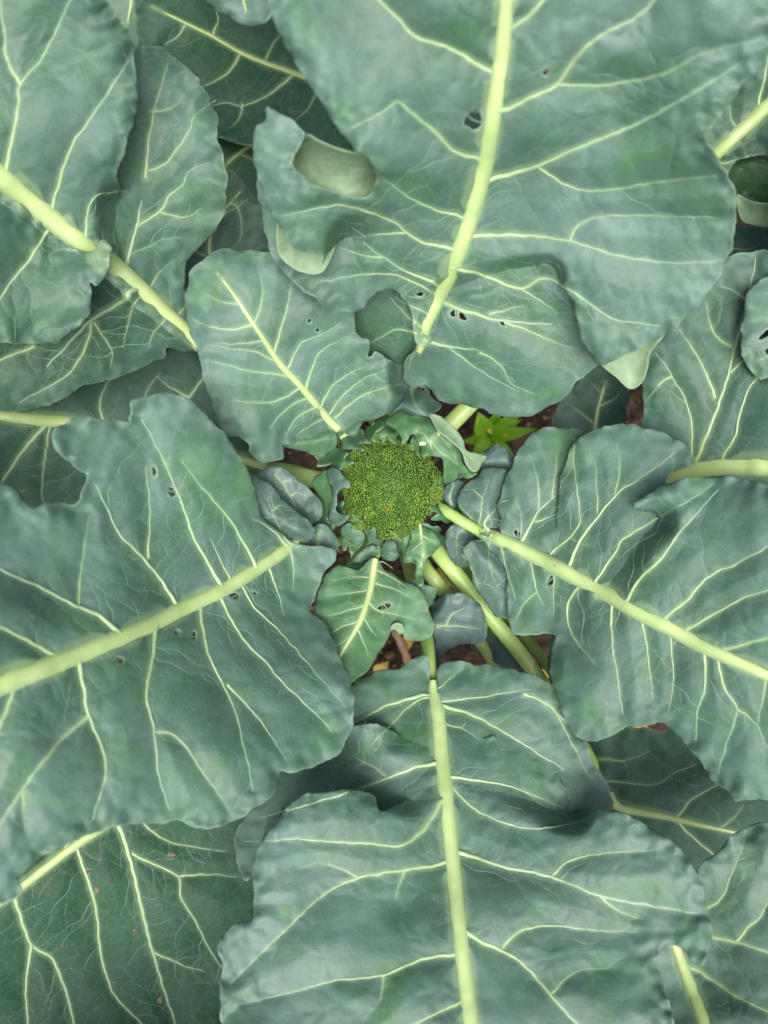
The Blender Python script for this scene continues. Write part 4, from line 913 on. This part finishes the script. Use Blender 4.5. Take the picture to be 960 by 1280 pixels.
# ------------------------------------------------------------------ stem and head
def stem(plant, top, r0, r1):
    o = parent_origin(plant); z = np.linspace(-0.02, top, 24)
    path = np.stack([o.x + 0.003 * np.sin(z * 22), o.y + 0.003 * np.cos(z * 17) - 0.003, z], 1)
    rad = np.linspace(r0, r1, 24) * (1 + 0.07 * np.sin(np.arange(24) * 2.1))
    v, f = tube(path, rad, 16); make_obj('stem', v, f, M['stem'], plant)
stem(PLANT, 0.372, 0.016, 0.015); stem(NB_TOP, 0.2, 0.015, 0.014); stem(NB_RIGHT, 0.2, 0.015, 0.014); stem(NB_ADDED_LEFT, 0.33, 0.015, 0.014); stem(NB_ADDED_LOW, 0.33, 0.015, 0.014)

def bud_material():
    m, nt, b, out = mat('bud_skin')
    c = ramp(nt, attr(nt, 'tone'), [(0.0, (0.030, 0.075, 0.016)), (0.40, (0.100, 0.215, 0.028)), (0.8, (0.22, 0.35, 0.045)), (1.0, (0.42, 0.40, 0.02))])
    nt.links.new(c, b.inputs['Base Color']); b.inputs['Roughness'].default_value = 0.55; b.inputs['Specular IOR Level'].default_value = 0.35
    return m
M['bud'] = bud_material()
M['floret'] = simple('floret_gap_shade', (0.022, 0.060, 0.012), (0.045, 0.10, 0.02), 200, 0.7, 0.2, 0.3)  # core coloured dark to stand for shade in the gaps between buds

phi = (1 + 5 ** 0.5) / 2
ICO_V = np.array([(-1, phi, 0), (1, phi, 0), (-1, -phi, 0), (1, -phi, 0), (0, -1, phi), (0, 1, phi), (0, -1, -phi), (0, 1, -phi), (phi, 0, -1), (phi, 0, 1), (-phi, 0, -1), (-phi, 0, 1)]) / math.sqrt(1 + phi * phi)
ICO_F = np.array([(0, 11, 5), (0, 5, 1), (0, 1, 7), (0, 7, 10), (0, 10, 11), (1, 5, 9), (5, 11, 4), (11, 10, 2), (10, 7, 6), (7, 1, 8), (3, 9, 4), (3, 4, 2), (3, 2, 6), (3, 6, 8), (3, 8, 9), (4, 9, 5), (2, 4, 11), (6, 2, 10), (8, 6, 7), (9, 8, 1)])

def head():
    c = world_pt((487, 608), 0.398)
    # core the florets sit on
    nr, nk = 14, 40; V = []; Fc = []
    for i in range(nr):
        t = i / (nr - 1) * 1.0
        for k in range(nk):
            a = 2 * np.pi * k / nk; rr = 0.0335 * t
            V.append((c[0] + rr * math.cos(a), c[1] + rr * math.sin(a), c[2] - 0.0045 - 0.029 * t ** 2.2))
    for i in range(nr - 1):
        for k in range(nk):
            Fc.append((i * nk + k, (i + 1) * nk + k, (i + 1) * nk + (k + 1) % nk, i * nk + (k + 1) % nk))
    n0 = len(V)
    for k in range(nk):
        a = 2 * np.pi * k / nk; V.append((c[0] + 0.016 * math.cos(a), c[1] + 0.016 * math.sin(a), c[2] - 0.045))
    for k in range(nk): Fc.append(((nr - 1) * nk + k, n0 + k, n0 + (k + 1) % nk, (nr - 1) * nk + (k + 1) % nk))
    h = make_obj('head', V, Fc, M['floret'], PLANT)
    h['label'] = 'tight round green broccoli head of tiny buds'
    # floret centres
    nF = 46; ct = []
    for i in range(nF):
        r = 0.0375 * math.sqrt((i + 0.5) / nF); a = i * 2.39996
        ct.append((r * math.cos(a) + NPR.normal(0, 0.0012), r * math.sin(a) + NPR.normal(0, 0.0012)))
    ct = np.array(ct); bump_h = NPR.uniform(0.0012, 0.0046, nF); ftone = NPR.normal(0, 0.09, nF)
    # buds in a loose spiral over the whole dome, each given to its floret
    pitch = 0.00138; nb = int(math.pi * 0.0425 ** 2 / (pitch ** 2 * 0.9)); i = np.arange(nb)
    r = 0.0425 * np.sqrt((i + 0.5) / nb); a = i * 2.399963
    x = r * np.cos(a) + NPR.normal(0, pitch * 0.20, nb); y = r * np.sin(a) + NPR.normal(0, pitch * 0.20, nb)
    rmax = 0.0395 + 0.0030 * np.sin(3 * a0(x, y) + 1.0) * 0.6 + 0.0034 * noise(np.cos(a0(x, y)) * 3.6, np.sin(a0(x, y)) * 3.6, 9)
    keep = np.hypot(x, y) < rmax; x = x[keep]; y = y[keep]; rmax = rmax[keep]
    d2 = (x[:, None] - ct[:, 0]) ** 2 + (y[:, None] - ct[:, 1]) ** 2; own = d2.argmin(1); d = np.sqrt(np.sort(d2, 1)[:, :2])
    gap = (d[:, 1] - d[:, 0]) / 0.004
    rr = np.hypot(x, y) / rmax
    z = -0.0265 * rr ** 2.2 + bump_h[own] * (1 - (d[:, 0] / 0.006) ** 2) - 0.0030 * np.exp(-(gap / 0.26) ** 2) * NPR.uniform(0.3, 1.2, nF)[own]
    z += 0.0007 * noise(x * 420, y * 420, 3) + NPR.normal(0, 0.00022, len(x))
    yel = np.exp(-(np.hypot(x - 0.0005, y + 0.0155) / 0.0030) ** 2) * 1.2 + np.exp(-(np.hypot(x - 0.021, y + 0.011) / 0.002) ** 2) * 0.5
    tone = 0.52 + ftone[own] + NPR.normal(0, 0.10, len(x)) + 0.14 * smooth01((rr - 0.72) / 0.28) + yel + 0.12 * noise(x * 90, y * 90, 4) - 0.30 * np.exp(-(noise(x * 62 + y * 25, y * 62 - x * 25, 8) / 0.07) ** 2) + 0.25 * (NPR.random(len(x)) < 0.008)  # the noise lines paint shaded creases into the bud tone
    rad = pitch * NPR.uniform(0.36, 0.47, len(x)) * (1 - 0.15 * (gap < 0.3))
    # a dome normal tips the outer buds outwards
    for k in range(nF):
        m = np.where(own == k)[0]
        if not len(m): continue
        V = (ICO_V[None] * rad[m, None, None] * np.array([1, 1, 1.2]) + np.stack([c[0] + x[m], c[1] + y[m], c[2] + z[m]], 1)[:, None]).reshape(-1, 3)
        Fc = (ICO_F[None] + (np.arange(len(m)) * 12)[:, None, None]).reshape(-1, 3)
        make_obj('floret', V, Fc, M['bud'], h, attrs={'tone': np.clip(np.repeat(tone[m], 12), 0, 1)})

def a0(x, y): return np.arctan2(y, x)
head()

# ------------------------------------------------------------------ soil
def soil_material():
    m, nt, b, out = mat('soil_earth')
    n1 = noise_n(nt, 28, 6, 0.7); n2 = noise_n(nt, 160, 5, 0.7)
    c = ramp(nt, n1, [(0.32, (0.014, 0.009, 0.006)), (0.5, (0.042, 0.032, 0.023)), (0.70, (0.21, 0.14, 0.09))])
    c = mix(nt, ramp(nt, n2, [(0.4, 0.0), (0.7, 0.7)]), c, (0.16, 0.105, 0.068))
    nt.links.new(c, b.inputs['Base Color']); b.inputs['Roughness'].default_value = 0.9; b.inputs['Specular IOR Level'].default_value = 0.2
    n = bump(nt, n2, 0.9, 0.006); n = bump(nt, noise_n(nt, 700, 4), 0.7, 0.002, n)
    nt.links.new(n, b.inputs['Normal']); return m
M['soil'] = soil_material(); M['crumb'] = simple('soil_crumb', (0.12, 0.07, 0.04), (0.36, 0.24, 0.14), 40, 0.9, 0.2, 0.3)
def soil():
    core = np.arange(-0.66, 0.661, 0.006)
    ext = []; s = 0.01; p = 0.66
    while p < 90: p += s; s *= 1.28; ext.append(p)
    ax = np.concatenate([-np.array(ext[::-1]), core, ext])
    gx, gy = np.meshgrid(ax, ax); x = gx.ravel(); y = gy.ravel()
    amp = np.exp(-(np.maximum(np.hypot(x, y) - 0.9, 0) / 6.0))
    z = amp * (0.016 * noise(x * 9, y * 9, 1) + 0.010 * noise(x * 24, y * 24, 2) + 0.006 * noise(x * 60, y * 60, 3))
    n = len(ax); i = np.arange(n * n).reshape(n, n)
    f = np.stack([i[:-1, :-1], i[:-1, 1:], i[1:, 1:], i[1:, :-1]], -1).reshape(-1, 4)
    o = make_obj('soil', np.stack([x, y, z], 1), f, M['soil']); o['kind'] = 'structure'; o['label'] = 'dark red-brown garden soil under the plants'
    V = []; Fc = []; nn = 0
    for k in range(2600):
        px, py = NPR.uniform(-0.55, 0.55), NPR.uniform(-0.72, 0.72); r = 0.0026 + 0.013 * NPR.random() ** 2.4
        zz = 0.016 * noise(px * 9, py * 9, 1) + 0.010 * noise(px * 24, py * 24, 2)
        v = ICO_V * (1 + NPR.normal(0, 0.17, (12, 1))) * r * np.array([1, NPR.uniform(0.7, 1.2), NPR.uniform(0.6, 0.9)])
        t = NPR.uniform(0, 6.28); R = np.array([[math.cos(t), -math.sin(t), 0], [math.sin(t), math.cos(t), 0], [0, 0, 1]])
        V.append(v @ R.T + np.array([px, py, float(zz) + r * 0.35])); Fc.append(ICO_F + nn); nn += 12
    o = make_obj('soil_clods', np.concatenate(V), np.concatenate(Fc), M['soil'], None, False); o['kind'] = 'stuff'
    tag(o, 'crumbly red-brown clods lying over the soil', 'clods')
    V = []; Fc = []; nn = 0
    for k in range(3500):
        px, py = NPR.uniform(-0.5, 0.5), NPR.uniform(-0.66, 0.66); r = 0.0010 + 0.0030 * NPR.random() ** 2
        zz = 0.016 * noise(px * 9, py * 9, 1) + 0.010 * noise(px * 24, py * 24, 2) + 0.006 * noise(px * 60, py * 60, 3)
        v = ICO_V * (1 + NPR.normal(0, 0.22, (12, 1))) * r * NPR.uniform(0.6, 1.5, 3)
        V.append(v + np.array([px, py, float(zz) + 0.006 * NPR.random() + r * 0.5])); Fc.append(ICO_F + nn); nn += 12
    o = make_obj('soil_crumbs', np.concatenate(V), np.concatenate(Fc), M['crumb'], None, False); o['kind'] = 'stuff'
    tag(o, 'small tan crumbs scattered over the dark soil', 'crumbs')
soil()

# ------------------------------------------------------------------ weed, straw and fallen leaves in the gaps
M['weed'] = simple('weed_leaf_skin', (0.26, 0.60, 0.02), (0.38, 0.72, 0.05), 90, 0.45, 0.4, 0.25, 0.001, (0.2, 0.45, 0.03))
M['yellow'] = simple('yellow_petal', (0.65, 0.50, 0.03), (0.75, 0.62, 0.06), 200, 0.6)
M['straw'] = simple('dry_straw', (0.38, 0.22, 0.11), (0.62, 0.42, 0.25), 60, 0.75, 0.2, 0.4)
M['dead'] = simple('yellowed_leaf', (0.55, 0.30, 0.04), (0.65, 0.48, 0.10), 70, 0.6, 0.3, 0.3, 0.001, None, (0.25, 0.12, 0.04))

def blade3d(a, b, width, z0, z1, sag, nl=14, nw=6, fold=0.3):
    """pointed lance leaf from frame spot a (height z0) to b (height z1)"""
    a = world_pt(np.array(a, float), z0); b = world_pt(np.array(b, float), z1)
    d = b - a; L = np.linalg.norm(d); side = np.cross(d, [0, 0, 1]); side /= np.linalg.norm(side); V = []; Fc = []
    for i in range(nl + 1):
        t = i / nl; w = width * (math.sin(math.pi * min(t * 0.97 + 0.03, 1) ** 0.62) ** 1.15) * 0.56
        for k in range(-nw, nw + 1):
            u = k / nw
            p = a + d * t + side * u * w; p = p + np.array([0, 0, sag * math.sin(math.pi * t) + fold * abs(u) * w + 0.0006 * math.sin(12 * t + 3 * abs(u)) * abs(u) - 0.0007 * math.exp(-(u / .12) ** 2)])
            V.append(p)
    m = 2 * nw + 1
    for i in range(nl):
        for k in range(m - 1):
            q = i * m + k; Fc.append((q, q + m, q + m + 1, q + 1))
    V = np.array(V)
    n0 = len(V); V2 = V - np.array([0, 0, 0.0006]); F2 = [tuple(x + n0 for x in f[::-1]) for f in Fc]
    rim = []
    ring = list(range(0, m)) + [i * m + m - 1 for i in range(1, nl + 1)] + [nl * m + k for k in range(m - 2, -1, -1)] + [i * m for i in range(nl - 1, 0, -1)]
    for i in range(len(ring)): p, q = ring[i], ring[(i + 1) % len(ring)]; rim.append((p, q, q + n0, p + n0))
    return np.concatenate([V, V2]), Fc + F2 + rim

wb = world_pt((606, 556), 0.0)
W = empty('weed', tuple(wb), 'bright green weed seedling with tiny yellow flower buds beside the head', 'weed')
for a, b, w, z0, z1, sg in [((606, 548), (597, 514), .019, .150, .168, .006), ((611, 542), (660, 510), .010, .152, .172, .007), ((612, 548), (674, 536), .012, .152, .170, .009), ((614, 546), (655, 523), .009, .148, .162, .006),
                            ((610, 545), (587, 576), .012, .150, .138, .006), ((614, 551), (648, 582), .013, .138, .126, .005), ((604, 550), (576, 552), .010, .130, .125, .004), ((609, 541), (628, 508), .011, .140, .155, .004), ((608, 552), (604, 584), .011, .140, .128, .004)]:
    v, f = blade3d(a, b, w, z0, z1, sg); make_obj('leaf', v, f, M['weed'], W)
st = np.array([world_pt((606, 556), -0.005), world_pt((607, 552), 0.05), world_pt((609, 547), 0.10), world_pt((611, 543), 0.152)])
v, f = tube(catmull(st * 1000, 8, False) / 1000, np.full(len(catmull(st * 1000, 8, False)), 0.0018), 8); make_obj('stem', v, f, M['weed'], W)
for x, y, r in [(611, 538, .0028), (632, 544, .0018), (622, 555, .0019), (613, 541, .0016)]:
    p = world_pt((x, y), 0.168)
    v = (ICO_V * r * (1 + NPR.normal(0, .12, (12, 1)))) + p; o = make_obj('flower_bud', v, ICO_F, M['yellow'], W)
    v, f = tube(np.array([world_pt((610, 544), .150), p]), [0.0006, 0.0006], 6); make_obj('bud_stalk', v, f, M['weed'], W)

def stalk(a, b, r, label, z=0.022, mt='straw'):
    n = 10; p = np.stack([world_pt(np.array(a, float) * (1 - t) + np.array(b, float) * t + np.array([1.2 * math.sin(5 * t), 0]), z + 0.004 * math.sin(3 * t)) for t in np.linspace(0, 1, n)])
    v, f = tube(p, [r * (1 + 0.15 * math.sin(2.3 * i)) for i in range(n)], 8, 0.7)
    o = make_obj('dry_stalk', v, f, M[mt]); tag(o, label, 'stalk'); return o
stalk((492, 786), (517, 842), .0046, 'pale dry stalk lying on the soil below the small fresh leaf', .03)
stalk((436, 689), (447, 683), .0018, 'thin straw on the soil just below left of the head', .03)
stalk((545, 680), (562, 676), .0028, 'short straw bit on the soil right below the head', .03)
def fallen(a, b, w, label, z=.03):
    v, f = blade3d(a, b, w, z, z + .004, .006); o = make_obj('fallen_leaf', v, f, M['dead']); tag(o, label, 'fallen leaf')
fallen((498, 806), (520, 796), .016, 'yellowed scrap of leaf under the pale dry stalk', .022)
fallen((792, 908), (818, 922), .016, 'yellow fallen leaf in the soil gap by the dark lower right leaf', .05)
fallen((545, 712), (570, 736), .010, 'narrow yellow leaf between the two lower right petioles', .10)
fallen((676, 846), (694, 828), .012, 'pale yellow leaf scrap at the end of the thick petiole', .04)
fallen((470, 842), (486, 826), .016, 'small yellow-green leaf on the soil under the fresh green leaf', .04)
